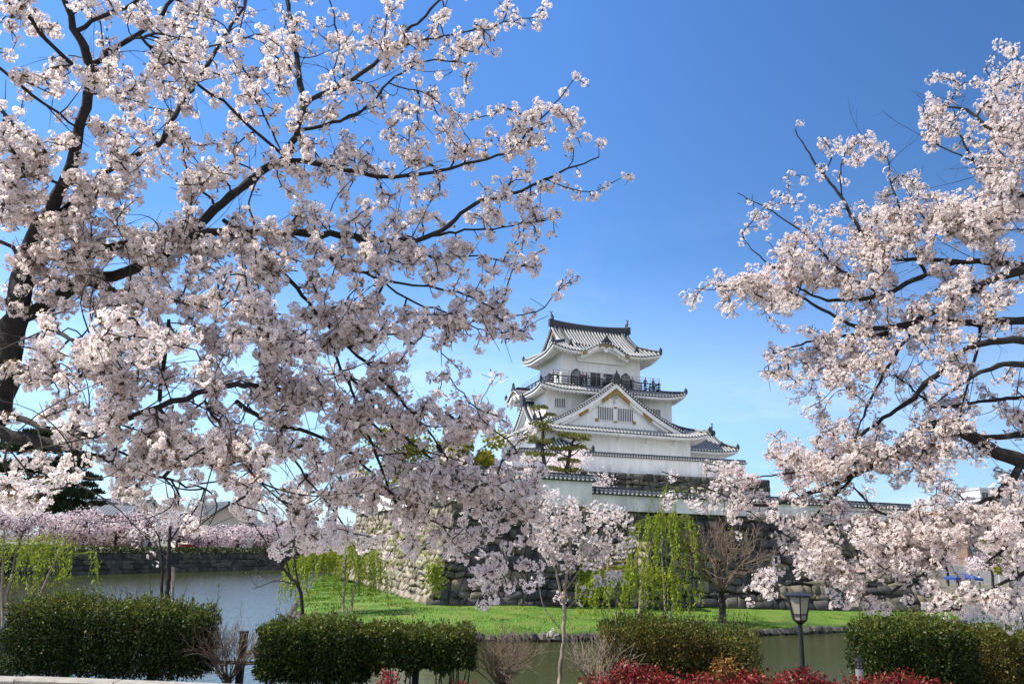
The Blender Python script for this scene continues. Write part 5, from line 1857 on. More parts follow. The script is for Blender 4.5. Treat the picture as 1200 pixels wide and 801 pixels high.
def block(label, px0, px1, ytop, D, zb, wall, nfl, ncol, name="apartment_building", rz=0.0):
    a, b = P(px0, ytop, D), P(px1, ytop, D)
    w = abs(b[0] - a[0]); h = a[2] - zb
    root = thing(name, ((a[0] + b[0]) / 2, D + 6, zb), label, "building", rz)
    mb = MB()
    mb.box((-w / 2, -6, -.5), (w / 2, 6, h))
    mb.box((-w / 2 - .2, -6.2, h), (w / 2 + .2, 6.2, h + .5))
    for k in range(1, nfl):
        mb.box((-w / 2 - .12, -6.12, h * k / nfl - .12), (w / 2 + .12, 6.12, h * k / nfl + .12))
    mb.build("wall", wall, root)
    for k in range(nfl):
        for i in range(ncol):
            x = -w / 2 + w * (i + .5) / ncol
            z = h * (k + .25) / nfl
            q = MB()
            q.mat(0).box((x - w / ncol * .32, -6.05, z), (x + w / ncol * .32, -5.9, z + h / nfl * .5))
            q.mat(1).box((x - .05, -6.10, z), (x + .05, -6.04, z + h / nfl * .5))
            q.build("window", [M['win_glass'], M['steel']], root)
    return root


block("tan apartment block far off right of the rampart corner", 1074, 1106, 601, 190, -1.5, flat("tan_wall", (.45, .33, .24)), 5, 3)
block("brown brick building far off behind the right blossoms", 1128, 1200, 596, 170, -1.5, flat("brick_wall", (.20, .125, .085)), 4, 6, "brick_building")
block("pale grey tall building far off at the right edge", 1148, 1192, 573, 230, -1.5, flat("grey_wall", (.50, .52, .55)), 7, 4, "office_building")
b = P(1186, 700, 96); b[2] = -1.6
crown_tree("golden yellow bush like tree near the far right shore", b, P(1186, 626, 96)[2], 3.4, 'bright_leaf', 371, 1600, .3, nclump=14)
for i, (px, D, top, w, lb) in enumerate(((1112, 100, 640, 5.0, "pink cherry tree by the white wall on the far right shore"), (1165, 104, 645, 5.0, "pink cherry tree beside the golden tree on the far right shore"))):
    b = P(px, 700, D); b[2] = -1.6
    crown_tree(lb, b, P(px, top, D)[2], w, 'petal_pink', 380 + i, 1800, .26, "cherry_tree", .2, .45, nclump=16)
sw = MB()
s0, s1 = P(1085, 690, 112), P(1260, 692, 112)
zt_ = P(1150, 664, 112)[2]
sw.box((s0[0], 112, -2), (s1[0], 112.5, zt_))
sw.box((s0[0] - .1, 111.9, zt_), (s1[0] + .1, 112.6, zt_ + .25))
for x in np.arange(s0[0] + 2, s1[0], 4.0):
    sw.box((x, 111.85, -2), (x + .25, 112, zt_))
tag(sw.build("concrete_wall", flat("concrete", (.62, .61, .58), .85, .1)), "long pale concrete wall behind the far right shore", "wall")

# blue canopy with visitors
tq = P(1131, 697, 90); tq[2] = -1.62
tent = thing("canopy_tent", tq, "blue pop up canopy on the far right shore", "tent")
bl_m = flat("blue_canvas", (.02, .06, .24), .7)
mb = MB()
hw_, hz, ht_ = 1.5, 1.25, 1.75
mb.add([(-hw_, -1.2, hz), (hw_, -1.2, hz), (hw_, 1.2, hz), (-hw_, 1.2, hz), (0, 0, ht_), (-hw_, -1.2, hz - .25), (hw_, -1.2, hz - .25), (hw_, 1.2, hz - .25), (-hw_, 1.2, hz - .25)],
       [(0, 1, 4), (1, 2, 4), (2, 3, 4), (3, 0, 4), (0, 5, 6, 1), (1, 6, 7, 2), (2, 7, 8, 3), (3, 8, 5, 0)])
mb.build("canopy", bl_m, tent)
for sx in (-1, 1):
    for sy in (-1, 1):
        mb = MB(); mb.tube([(sx * 1.45, sy * 1.15, 0), (sx * 1.45, sy * 1.15, hz)], .03, 6); mb.build("leg", M['steel'], tent)

# red stall and parked cars across the moat
sq = P(217, 641, 110); sq[2] = ZB
st = thing("market_stall", sq, "red draped stall among the far left cherries", "stall")
rm = flat("red_cloth", (.42, .02, .02), .8)
mb = MB(); mb.box((-1.1, -.5, .1), (1.1, .5, .95)); mb.build("counter", rm, st)
mb = MB(); mb.prism([(-1.3, -.8, 2.0), (1.3, -.8, 2.0), (1.3, .8, 2.35), (-1.3, .8, 2.35)], (0, 0, .08)); mb.build("awning", rm, st)
for sx in (-1, 1):
    for sy in (-1, 1):
        mb = MB(); mb.tube([(sx * 1.15, sy * .55, 0), (sx * 1.15, sy * .55, 2.2 + .2 * sy)], .03, 6); mb.build("leg", M['steel'], st)


def car(label, px, D, col, rz):
    q = P(px, 641, D); q[2] = ZB
    c = thing("parked_car", q, label, "car", rz, "cars parked across the moat")
    pr = [(-2.0, .3), (2.0, .3), (2.05, .75), (1.3, .9), (.75, 1.42), (-1.3, 1.45), (-1.95, .95)]
    mb = MB(); mb.prism([(x, -.82, z) for x, z in pr], (0, 1.64, 0)); mb.build("body", flat("car_paint", col, .3), c)
    mb = MB()
    mb.prism([(x, -.84, z) for x, z in [(-1.15, .98), (1.05, .96), (.65, 1.34), (-1.15, 1.36)]], (0, 1.68, 0))
    mb.build("window", M['win_glass'], c)
    for x in (-1.25, 1.25):
        for y in (-.8, .8):
            mb = MB(); mb.tube([(x, y - .1, .32), (x, y + .1, .32)], .32, 12); mb.build("wheel", M['black_metal'], c)


car("white car parked right of the red stall across the moat", 243, 114, (.7, .7, .7), .2)
car("silver car parked under the far cherries right of the white car", 268, 120, (.4, .42, .44), .1)


# ------------------------------------------------------------------ people (small in view)
def person(loc, label, shirt, trousers, rz, seed, lean=0.0, arm=0.0, group=None, h=1.66, cap=None):
    rg = random.Random(seed)
    s = h / 1.70
    jt = {"pelvis": (0, 0, .92, .13), "waist": (0, .0, 1.08, .125), "chest": (0, lean * .12, 1.30, .15), "neck": (0, lean * .2, 1.46, .055), "jaw": (0, lean * .24 + .015, 1.545, .075), "head": (0, lean * .25 + .005, 1.62, .088), "top": (0, lean * .25, 1.68, .06)}
    for sx, n in ((-1, "l"), (1, "r")):
        jt["sh" + n] = (sx * .18, lean * .14, 1.38, .062)
        jt["el" + n] = (sx * .26, lean * .1 + .10 * arm, 1.12, .045)
        jt["wr" + n] = (sx * (.24 - .06 * arm), lean * .1 + .34 * arm, .90 + .22 * arm, .032)
        jt["hand" + n] = (sx * (.23 - .06 * arm), lean * .1 + .40 * arm, .82 + .26 * arm, .035)
        jt["hip" + n] = (sx * .095, 0, .84, .095)
        jt["kn" + n] = (sx * .105, .02, .48, .062)
        jt["an" + n] = (sx * .105, -.01, .09, .042)
        jt["toe" + n] = (sx * .12, .14, .035, .035)
    ed = [("pelvis", "waist"), ("waist", "chest"), ("chest", "neck"), ("neck", "jaw"), ("jaw", "head"), ("head", "top")]
    for n in "lr":
        ed += [("chest", "sh" + n), ("sh" + n, "el" + n), ("el" + n, "wr" + n), ("wr" + n, "hand" + n), ("pelvis", "hip" + n), ("hip" + n, "kn" + n), ("kn" + n, "an" + n), ("an" + n, "toe" + n)]
    ks = list(jt)
    me = bpy.data.meshes.new("body_cage")
    me.from_pydata([tuple(c * s for c in jt[k][:3]) for k in ks], [(ks.index(a), ks.index(b)) for a, b in ed], [])
    tmp = bpy.data.objects.new("body_cage", me)
    COL.objects.link(tmp)
    md = tmp.modifiers.new("skin", 'SKIN')
    lay = me.skin_vertices[0].data if me.skin_vertices else None
    if lay is None:
        me.skin_vertices.new() if hasattr(me.skin_vertices, "new") else None
        lay = me.skin_vertices[0].data
    for i, k in enumerate(ks):
        lay[i].radius = (jt[k][3] * s, jt[k][3] * s * (.72 if k in ("chest", "waist", "pelvis") else 1))
        lay[i].use_root = (k == "pelvis")
    tmp.modifiers.new("sub", 'SUBSURF').levels = 1
    dg = bpy.context.evaluated_depsgraph_get()
    body = bpy.data.meshes.new_from_object(tmp.evaluated_get(dg))
    bpy.data.objects.remove(tmp)
    root = thing("person", loc, label, "person", rz, group)
    for m_ in (M['skin'], flat("shirt", shirt), flat("trousers", trousers)):
        body.materials.append(m_)
    for p in body.polygons:
        z = p.center.z / s
        hand = abs(p.center.x / s) > .17 and z < .97 and p.center.y / s > -.2 and abs(p.center.x / s) > .2
        p.material_index = 0 if z > 1.46 or hand else (1 if z > .93 or abs(p.center.x / s) > .2 else 2)
        p.use_smooth = True
    link("body", body, root)
    mb = MB()
    mb.blob((0, (lean * .25 - .022) * s, 1.652 * s), (.098 * s, .105 * s, .085 * s), seed, 9, 6, .05)
    mb.build("hair", cap or M['hair'], root, smooth=True)
    return root


PGp = "visitors on the keep's balcony"
def on_balcony(u, v):
    c, s = math.cos(A17), math.sin(A17)
    return (K_O[0] + u * c - v * s, K_O[1] + u * s + v * c, KZ + BZ + .005)
bp = [(0.45, 0.95, (.42, .38, .30), (.25, .22, .18), "person in beige at the left corner of the castle balcony", 0.2),
      (1.1, 1.1, (.40, .34, .26), (.05, .05, .06), "person in tan beside the one in beige on the balcony", -0.3),
      (4.35, 1.15, (.20, .07, .08), (.03, .03, .05), "person in dark red right of the left bell window", .3),
      (4.85, 1.2, (.05, .05, .06), (.04, .04, .05), "person in black beside the left doorway on the balcony", -.2),
      (7.15, 1.3, (.72, .72, .72), (.05, .06, .12), "person in white before the balcony doorway", .1),
      (10.95, 1.15, (.10, .11, .14), (.04, .04, .05), "person in dark clothes right of the right bell window", .2),
      (12.6, 1.0, (.06, .06, .08), (.05, .05, .06), "person in black near the right end of the balcony", .0),
      (13.7, 1.05, (.10, .08, .10), (.04, .04, .05), "person leaning out at the right corner of the balcony", .5)]
for i, (u, v, sh, tr_c, lb, rz) in enumerate(bp):
    person(on_balcony(u, v), lb, sh, tr_c, A17 + math.pi + rz, 500 + i, lean=.5 if i % 3 == 0 else .2, arm=.6 if i % 2 else .2, group=PGp, h=1.62 + .03 * (i % 4))
for i, (px, D, sh, lb) in enumerate(((1124, 90.5, (.45, .12, .06), "person in orange under the blue canopy"), (1142, 89, (.1, .2, .5), "person in blue right of the blue canopy"), (1150, 91, (.6, .6, .6), "person in white right of the blue canopy"))):
    q = P(px, 700, D); q[2] = -1.63
    person(q, lb, sh, (.06, .06, .08), 2.5 + i, 520 + i, group="visitors on the far right shore")
for i, (px, D, sh, lb) in enumerate(((176, 104, (.15, .35, .6), "person in light blue left of the red stall"), (182, 105, (.7, .7, .7), "person in white left of the red stall"), (229, 109.5, (.06, .06, .08), "person in black right of the red stall"))):
    q = P(px, 641, D); q[2] = ZB
    person(q, lb, sh, (.06, .06, .08), 2.8 + i, 530 + i, group="visitors under the far left cherries")
# ------------------------------------------------------------------ cherry trees in bloom close to the camera
def catmull(pts, step):
    pts = np.asarray(pts, float)
    if len(pts) == 2:
        n = max(2, int(np.linalg.norm(pts[1, :3] - pts[0, :3]) / step))
        return pts[0] + (pts[1] - pts[0]) * np.linspace(0, 1, n + 1)[:, None]
    e = np.vstack([2 * pts[0] - pts[1], pts, 2 * pts[-1] - pts[-2]])
    out = []
    for i in range(1, len(e) - 2):
        p0, p1, p2, p3 = e[i - 1], e[i], e[i + 1], e[i + 2]
        n = max(2, int(np.linalg.norm(p2[:3] - p1[:3]) / step))
        t = np.linspace(0, 1, n, endpoint=False)[:, None]
        out.append(0.5 * (2 * p1 + (p2 - p0) * t + (2 * p0 - 5 * p1 + 4 * p2 - p3) * t ** 2 + (3 * p1 - p0 - 3 * p2 + p3) * t ** 3))
    return np.vstack(out + [pts[-1:]])


def flowers(c, nrm, size, rg, droop=0.0):
    """five notched petals round every point c facing nrm -> petal verts/quads, centre verts/quads"""
    n = len(c)
    nrm = unit(nrm)
    ref = rand_dirs(n, rg)
    s = unit(np.cross(nrm, ref)); t = np.cross(nrm, s)
    open_ = rg.uniform(.05, .42, n)
    pv = []
    for k in range(5):
        a = 2 * np.pi * k / 5 + rg.normal(0, .08, n)
        d = s * np.cos(a)[:, None] + t * np.sin(a)[:, None]
        w = np.cross(nrm, d)
        r = (size * rg.uniform(.88, 1.1, n))[:, None]
        o = open_[:, None]
        base = c + d * r * .06
        mid = c + d * r * .66 + nrm * r * o * .42
        pv += [base, mid + w * r * .41, c + d * r * 1.0 + nrm * r * o * .62, mid - w * r * .41]
    v = np.stack(pv, axis=1).reshape(-1, 3)
    f = np.arange(len(v)).reshape(-1, 4)
    r = (size * .225)[:, None]
    cc = c + nrm * size[:, None] * .11
    cv = np.stack([cc + s * r, cc + t * r, cc - s * r, cc - t * r], axis=1).reshape(-1, 3)
    cf = np.arange(len(cv)).reshape(-1, 4)
    return v, f, cv, cf


def cell_sampler(rows, cols0, rg, n, gain=1.0, clump=.55):
    """pixels drawn from a coarse map of how densely the blossom covers each 40-pixel square of the view"""
    g = np.array([[float(ch) if ch != '.' else 0.0 for ch in r] for r in rows]) / 10.0
    g = np.where(g > 0, g, 0)
    ny, nx = g.shape
    xs, ys, ws = [], [], []
    m = n * 40
    px = rg.uniform(0, nx * 40, m); py = rg.uniform(0, ny * 40, m)
    # bilinear between square centres
    gx, gy = px / 40 - .5, py / 40 - .5
    x0 = np.clip(np.floor(gx).astype(int), 0, nx - 1); x1 = np.clip(x0 + 1, 0, nx - 1)
    y0 = np.clip(np.floor(gy).astype(int), 0, ny - 1); y1 = np.clip(y0 + 1, 0, ny - 1)
    fx, fy = np.clip(gx - x0, 0, 1), np.clip(gy - y0, 0, 1)
    fx, fy = fx * fx * (3 - 2 * fx), fy * fy * (3 - 2 * fy)
    c = (g[y0, x0] * (1 - fx) + g[y0, x1] * fx) * (1 - fy) + (g[y1, x0] * (1 - fx) + g[y1, x1] * fx) * fy
    hard = g[np.minimum((py // 40).astype(int), ny - 1), np.minimum((px // 40).astype(int), nx - 1)]
    c = np.where(hard == 0, c * .25, .5 * c + .5 * hard)
    w = -np.log(1 - np.minimum(c * .97, .96))
    w = np.where(c < .04, 0, w)
    # clumps a few squares smaller than the map, so that the crown has gaps
    if clump:
        q = np.zeros(m)
        for _ in range(6):
            k = rg.normal(0, 1, 2); k = k / np.linalg.norm(k) * rg.uniform(.05, .12)
            q += np.sin(px * k[0] + py * k[1] + rg.uniform(0, 6.28))
        w = w * np.clip(1 + clump * q, .08, 3)
    keepm = rg.uniform(size=m) < w / w.max()
    px, py = px[keepm], py[keepm]
    tot = w.sum()
    px, py = px[:n], py[:n]
    return np.stack([px + cols0 * 40, py], axis=1)


def ellipse_sampler(els, rg, n):
    w = np.array([e[2] * e[3] * (e[4] if len(e) > 4 else 1) for e in els], float)
    k = rg.choice(len(els), n, p=w / w.sum())
    a = rg.uniform(0, 2 * np.pi, n); r = np.sqrt(rg.uniform(size=n))
    e = np.array([x[:4] for x in els], float)[k]
    return np.stack([e[:, 0] + np.cos(a) * r * e[:, 2], e[:, 1] + np.sin(a) * r * e[:, 3]], axis=1)


def bloom_tree(root, limbs, pix, rg, nfl=12, rad=.05, fsize=.0175, dspread=.28, petal='petal', leaf_p=.12, min_limb_r=.0, rtwig=.0022, trunk_name="trunk", bark='bark', tail=.16, tail_n=4, bare=0, maxlen=1.3, rough=.007, lscale=.74, dress=.6, barelimb=(), merge=False, shoots=0, clear=(), extra3d=None, twigmat='twig'):
    """limbs: lists of (x, y, D, r_px) traced from the photograph or of world points with radii (tagged 'w')"""
    base = V3(root.location)
    nodes, ndir, nrad, npx, nD = [], [], [], [], []
    tb = MB()
    dressing = []
    for li, lb in enumerate(limbs):
        bare_ = lb[0] == 'b'
        if bare_: lb = lb[1:]
        if lb[0] == 'w':
            raw = np.array([[*p[:3], p[3] * .82] for p in lb[1:]], float)
        else:
            raw = np.array([[*P(x, y, D), r * lscale / 963.0 * D] for x, y, D, r in lb], float)
        c = catmull(raw, .07)
        n = len(c)
        if n > 4:
            wob = rg.normal(0, 1, (n, 3)) * np.minimum(rough, c[:, 3:4] * .35 + .003)
            wob[[0, -1]] = 0
            c[:, :3] += wob
        rr = np.maximum(c[:, 3], .0028) * (1 + rg.normal(0, .05, n))
        tb.tube(list(c[:, :3] - base), list(rr), 9 if raw[:, 3].max() > .03 else 6)
        d = unit(np.gradient(c[:, :3], axis=0))
        if li not in barelimb and not bare_:
            thin = np.nonzero((rr < .0075) & (rg.uniform(size=n) < dress))[0]
            dressing.append(c[thin, :3] + rg.normal(0, .035, (len(thin), 3)))
        nodes.append(c[:, :3]); ndir.append(d); nrad.append(rr)
    nodes = np.concatenate(nodes); ndir = np.concatenate(ndir); nrad = np.concatenate(nrad)
    npx = projpx(nodes); nD = nodes[:, 1]
    nl = len(nodes)
    # depth of every blossom spot: that of a limb near it in view, with some spread
    inview = (npx[:, 0] > -400) & (npx[:, 0] < 1600) & (nrad < .09)
    cand = np.nonzero(inview)[0]
    Q = []
    for (x, y) in pix:
        dd = np.hypot(npx[cand, 0] - x, npx[cand, 1] - y) * np.exp(rg.normal(0, .30, len(cand)))
        i = cand[np.argmin(dd)]
        dist = math.hypot(npx[i, 0] - x, npx[i, 1] - y) / 963 * nD[i]
        D = nD[i] + rg.normal(0, .05 + dspread * min(1.0, .35 + dist))
        Q.append(P(x, y, max(1.8, D)))
    Q = np.array(Q)
    if dress > 0 and dressing:
        Q = np.vstack([Q] + dressing)
    def free(q):       # the crown's own openings: no blossom grows there
        pq = projpx(q); okq = np.ones(len(q), bool)
        for (xa, ya, xb, yb) in clear:
            okq &= ~((pq[:, 0] > xa) & (pq[:, 0] < xb) & (pq[:, 1] > ya) & (pq[:, 1] < yb))
        return okq
    Q = Q[free(Q)]
    # grow twigs: nearest spots first, each joined to the nearest wood already there
    from mathutils.kdtree import KDTree
    kd = KDTree(nl)
    for i, p in enumerate(nodes): kd.insert(Vector(p), i)
    kd.balance()
    dist = np.array([kd.find(Vector(q))[2] for q in Q])
    order = np.argsort(dist)
    cap_ = nl + len(Q) * 14 + 10
    NP = np.zeros((cap_, 3)); ND = np.zeros((cap_, 3)); PAR = np.full(cap_, -1); CNT = np.zeros(cap_)
    NP[:nl], ND[:nl] = nodes, ndir
    m = nl
    clus, cdir, cw = [], [], []
    for qi in order:
        q = Q[qi]
        dv = NP[:m] - q
        d2 = np.einsum('ij,ij->i', dv, dv)
        d2 = d2 * (1 + .0 * d2)
        i = int(np.argmin(d2 * (1 + .5 * ((ND[:m] * -dv).sum(1) < 0))))
        Lg = math.sqrt(d2[i])
        if Lg > maxlen:
            continue
        n = int(min(12, max(1, round(Lg / .07))))
        a = NP[i]
        dr = unit(q - a)
        tang = ND[i] if ND[i] @ dr > -.2 else unit(ND[i] + dr)
        ctrl = a + unit(tang + dr * 1.2) * Lg * .5 + np.array([0, 0, rg.normal(0, .05) * Lg]) + rg.normal(0, .06, 3) * Lg
        prev = i
        for k in range(1, n + 1):
            t = k / n
            p = a * (1 - t) ** 2 + ctrl * 2 * t * (1 - t) + q * t * t
            if k < n: p = p + rg.normal(0, .006, 3)
            NP[m] = p; ND[m] = unit(p - NP[prev]); PAR[m] = prev
            prev = m; m += 1
        CNT[prev] += 1
        clus.append(q); cdir.append(ND[prev]); cw.append(1.0)
        # the last stretch of the twig is in bloom too
        back, j = 0.0, prev
        while PAR[j] >= nl and back < tail:
            b = PAR[j]
            back += np.linalg.norm(NP[j] - NP[b])
            if rg.uniform() < .8:
                clus.append(NP[b] + rg.normal(0, .006, 3)); cdir.append(ND[b]); cw.append(.45)
            j = b
    # pipe model: radius from the number of tips a piece feeds
    for k in range(m - 1, nl - 1, -1):
        if PAR[k] >= 0: CNT[PAR[k]] += max(CNT[k], .5) if PAR[k] >= nl else 0
    idx = np.arange(nl, m)
    R = np.minimum(rtwig * np.maximum(CNT, 1) ** .42, .018)
    par = PAR[idx]
    rp_ = np.where(par < nl, R[idx] * 1.15, R[np.maximum(par, 0)])
    v, f = frustums(NP[par] - base, NP[idx] - base, np.minimum(rp_, R[idx] * 1.5), R[idx], 5)
    # bare spurs with buds
    sp0, sp1 = [], []
    ch = rg.choice(idx, min(len(idx), int(len(idx) * .4) + bare))
    for k in ch:
        d = unit(ND[k] * .7 + rg.normal(0, .6, 3))
        l = rg.uniform(.02, .09) if rg.uniform() < .85 else rg.uniform(.1, .22)
        sp0.append(NP[k] - base); sp1.append(NP[k] - base + d * l)
    r0_, r1_ = [rtwig * .8] * len(sp0), [rtwig * .55] * len(sp0)
    # long arching bare shoots off the limbs
    ok_ = np.nonzero((nrad < .03) & (npx[:, 0] > -80) & (npx[:, 0] < 1280) & ((npx[:, 0] < 500) | (npx[:, 0] > 1010)) & (npx[:, 1] > 40) & (npx[:, 1] < 600))[0]
    for k in (rg.choice(ok_, shoots) if shoots else ()):
        d = unit(ndir[k] * .7 + rg.normal(0, .55, 3) + [0, 0, .1])
        bend = rg.normal(0, .17, 3) + [0, 0, rg.normal(.02, .05)]
        Ls, ns_k = rg.uniform(.3, .85), 9
        p = nodes[k].copy()
        for q_ in range(ns_k):
            e = p + d * Ls / ns_k
            sp0.append(p - base); sp1.append(e - base)
            r0_.append(.0040 * (1 - q_ / ns_k) + .0011); r1_.append(.0040 * (1 - (q_ + 1) / ns_k) + .0011)
            if q_ > 2 and rg.uniform() < .45:
                sd = unit(d + rg.normal(0, .6, 3))
                sp0.append(e - base); sp1.append(e + sd * rg.uniform(.05, .22) - base); r0_.append(.0018); r1_.append(.001)
            p = e
            d = unit(d + bend + rg.normal(0, .06, 3))
    v2, f2 = frustums(sp0, sp1, np.array(r0_), np.array(r1_), 4)
    if merge:
        tb.add(np.vstack([v, v2]), [tuple(int(x) for x in q) for q in np.vstack([f, f2 + len(v)])])
    tb.build(trunk_name, M[bark], root, smooth=True)
    if not merge: np_mesh("branchwork", np.vstack([v, v2]), np.vstack([f, f2 + len(v)]), [M[twigmat]], parent=root)
    # blossoms
    clus, cdir, cw = np.array(clus), np.array(cdir), np.array(cw)
    od = rand_dirs(len(clus), rg)
    od = unit(od - cdir * (od * cdir).sum(1, keepdims=True) * .7)
    stem_at = clus.copy()
    clus = clus + od * (rad * rg.uniform(.4, 1.0, (len(clus), 1)))
    fr_ = free(clus)
    clus, cdir, cw, stem_at = clus[fr_], cdir[fr_], cw[fr_], stem_at[fr_]
    cnt = np.maximum(1, rg.poisson(nfl * cw * rg.uniform(.6, 1.4, len(cw))))
    rep = np.repeat(np.arange(len(clus)), cnt)
    d = rand_dirs(len(rep), rg)
    d = d - cdir[rep] * (d * cdir[rep]).sum(1, keepdims=True) * .5
    d = unit(d + [0, 0, -.12])
    rr = rad * np.sqrt(cw[rep]) * rg.uniform(.70, 1.08, len(rep)) * (cnt[rep] / nfl / cw[rep]) ** .33
    c = clus[rep] + d * rr[:, None]
    fn_ = unit(d + rg.normal(0, .28, d.shape))
    sz = fsize * rg.uniform(.85, 1.12, len(rep))
    pv, pf, cv, cf = flowers(c - base, fn_, sz, rg)
    # pedicels join each flower to the twig (the nearest ones show)
    ped = rg.uniform(size=len(rep)) < .5
    ev, ef = frustums(stem_at[rep][ped] - base, c[ped] - base, np.full(ped.sum(), .0008), np.full(ped.sum(), .0011), 3)
    lm = rg.uniform(size=len(clus)) < leaf_p
    lr = np.repeat(np.nonzero(lm)[0], 4)
    ld = unit(rand_dirs(len(lr), rg) + cdir[lr] * .6)
    lv, lf_ = cards(clus[lr] + ld * rad * .5 - base, ld, rand_dirs(len(lr), rg), rg.uniform(.018, .045, len(lr)), .014)
    V_ = np.vstack([pv, cv, ev, lv])
    o1, o2, o3 = len(pv), len(pv) + len(cv), len(pv) + len(cv) + len(ev)
    np_mesh("blossoms", V_, [pf, cf + o1, ef + o2, lf_ + o3], [M[petal], M['stamen'], M['young_leaf']], [0, 1, 2, 2], root)
    print(root.name, "clusters", len(clus), "flowers", len(rep), "twig nodes", m - nl)


LEFT_MAP = [   # rows of 40-pixel squares, 0-9 = tenths of cover, columns from the left edge of the view
    "33344555433332330.",
    "332565565446442000",
    "223455454345410002",
    "44345534453333355.",
    "753454325555566541",
    "878756434555544520",
    "9999766767655566200",
    "988887887567764400",
    "367875776775554010",
    "476666687686677310",
    "566653678685432000",
    "377863577887431000",
    "268876866688876200",
    "211664665777877500",
    "42156454657778886.",
    ".....1..3444555500",
    "........1..2124300",
    "..............330.",
]
LEFT_MAP = [(r + "0" * 18)[:18].replace('.', '0') for r in LEFT_MAP]
RIGHT_MAP = [   # columns from pixel 760
    "00000000000",
    "00000000002",
    "00000000136",
    "00000000557",
    "00000341257",
    "00011255357",
    "00024467888",
    "00047788887",
    "02788765544",
    "00556655444",
    "00045654322",
    "00003565431",
    "00035556544",
    "25568876641",
    "34444443466",
    "00146677766",
    "00057887545",
    "00041331344",
    "00000000001",
]

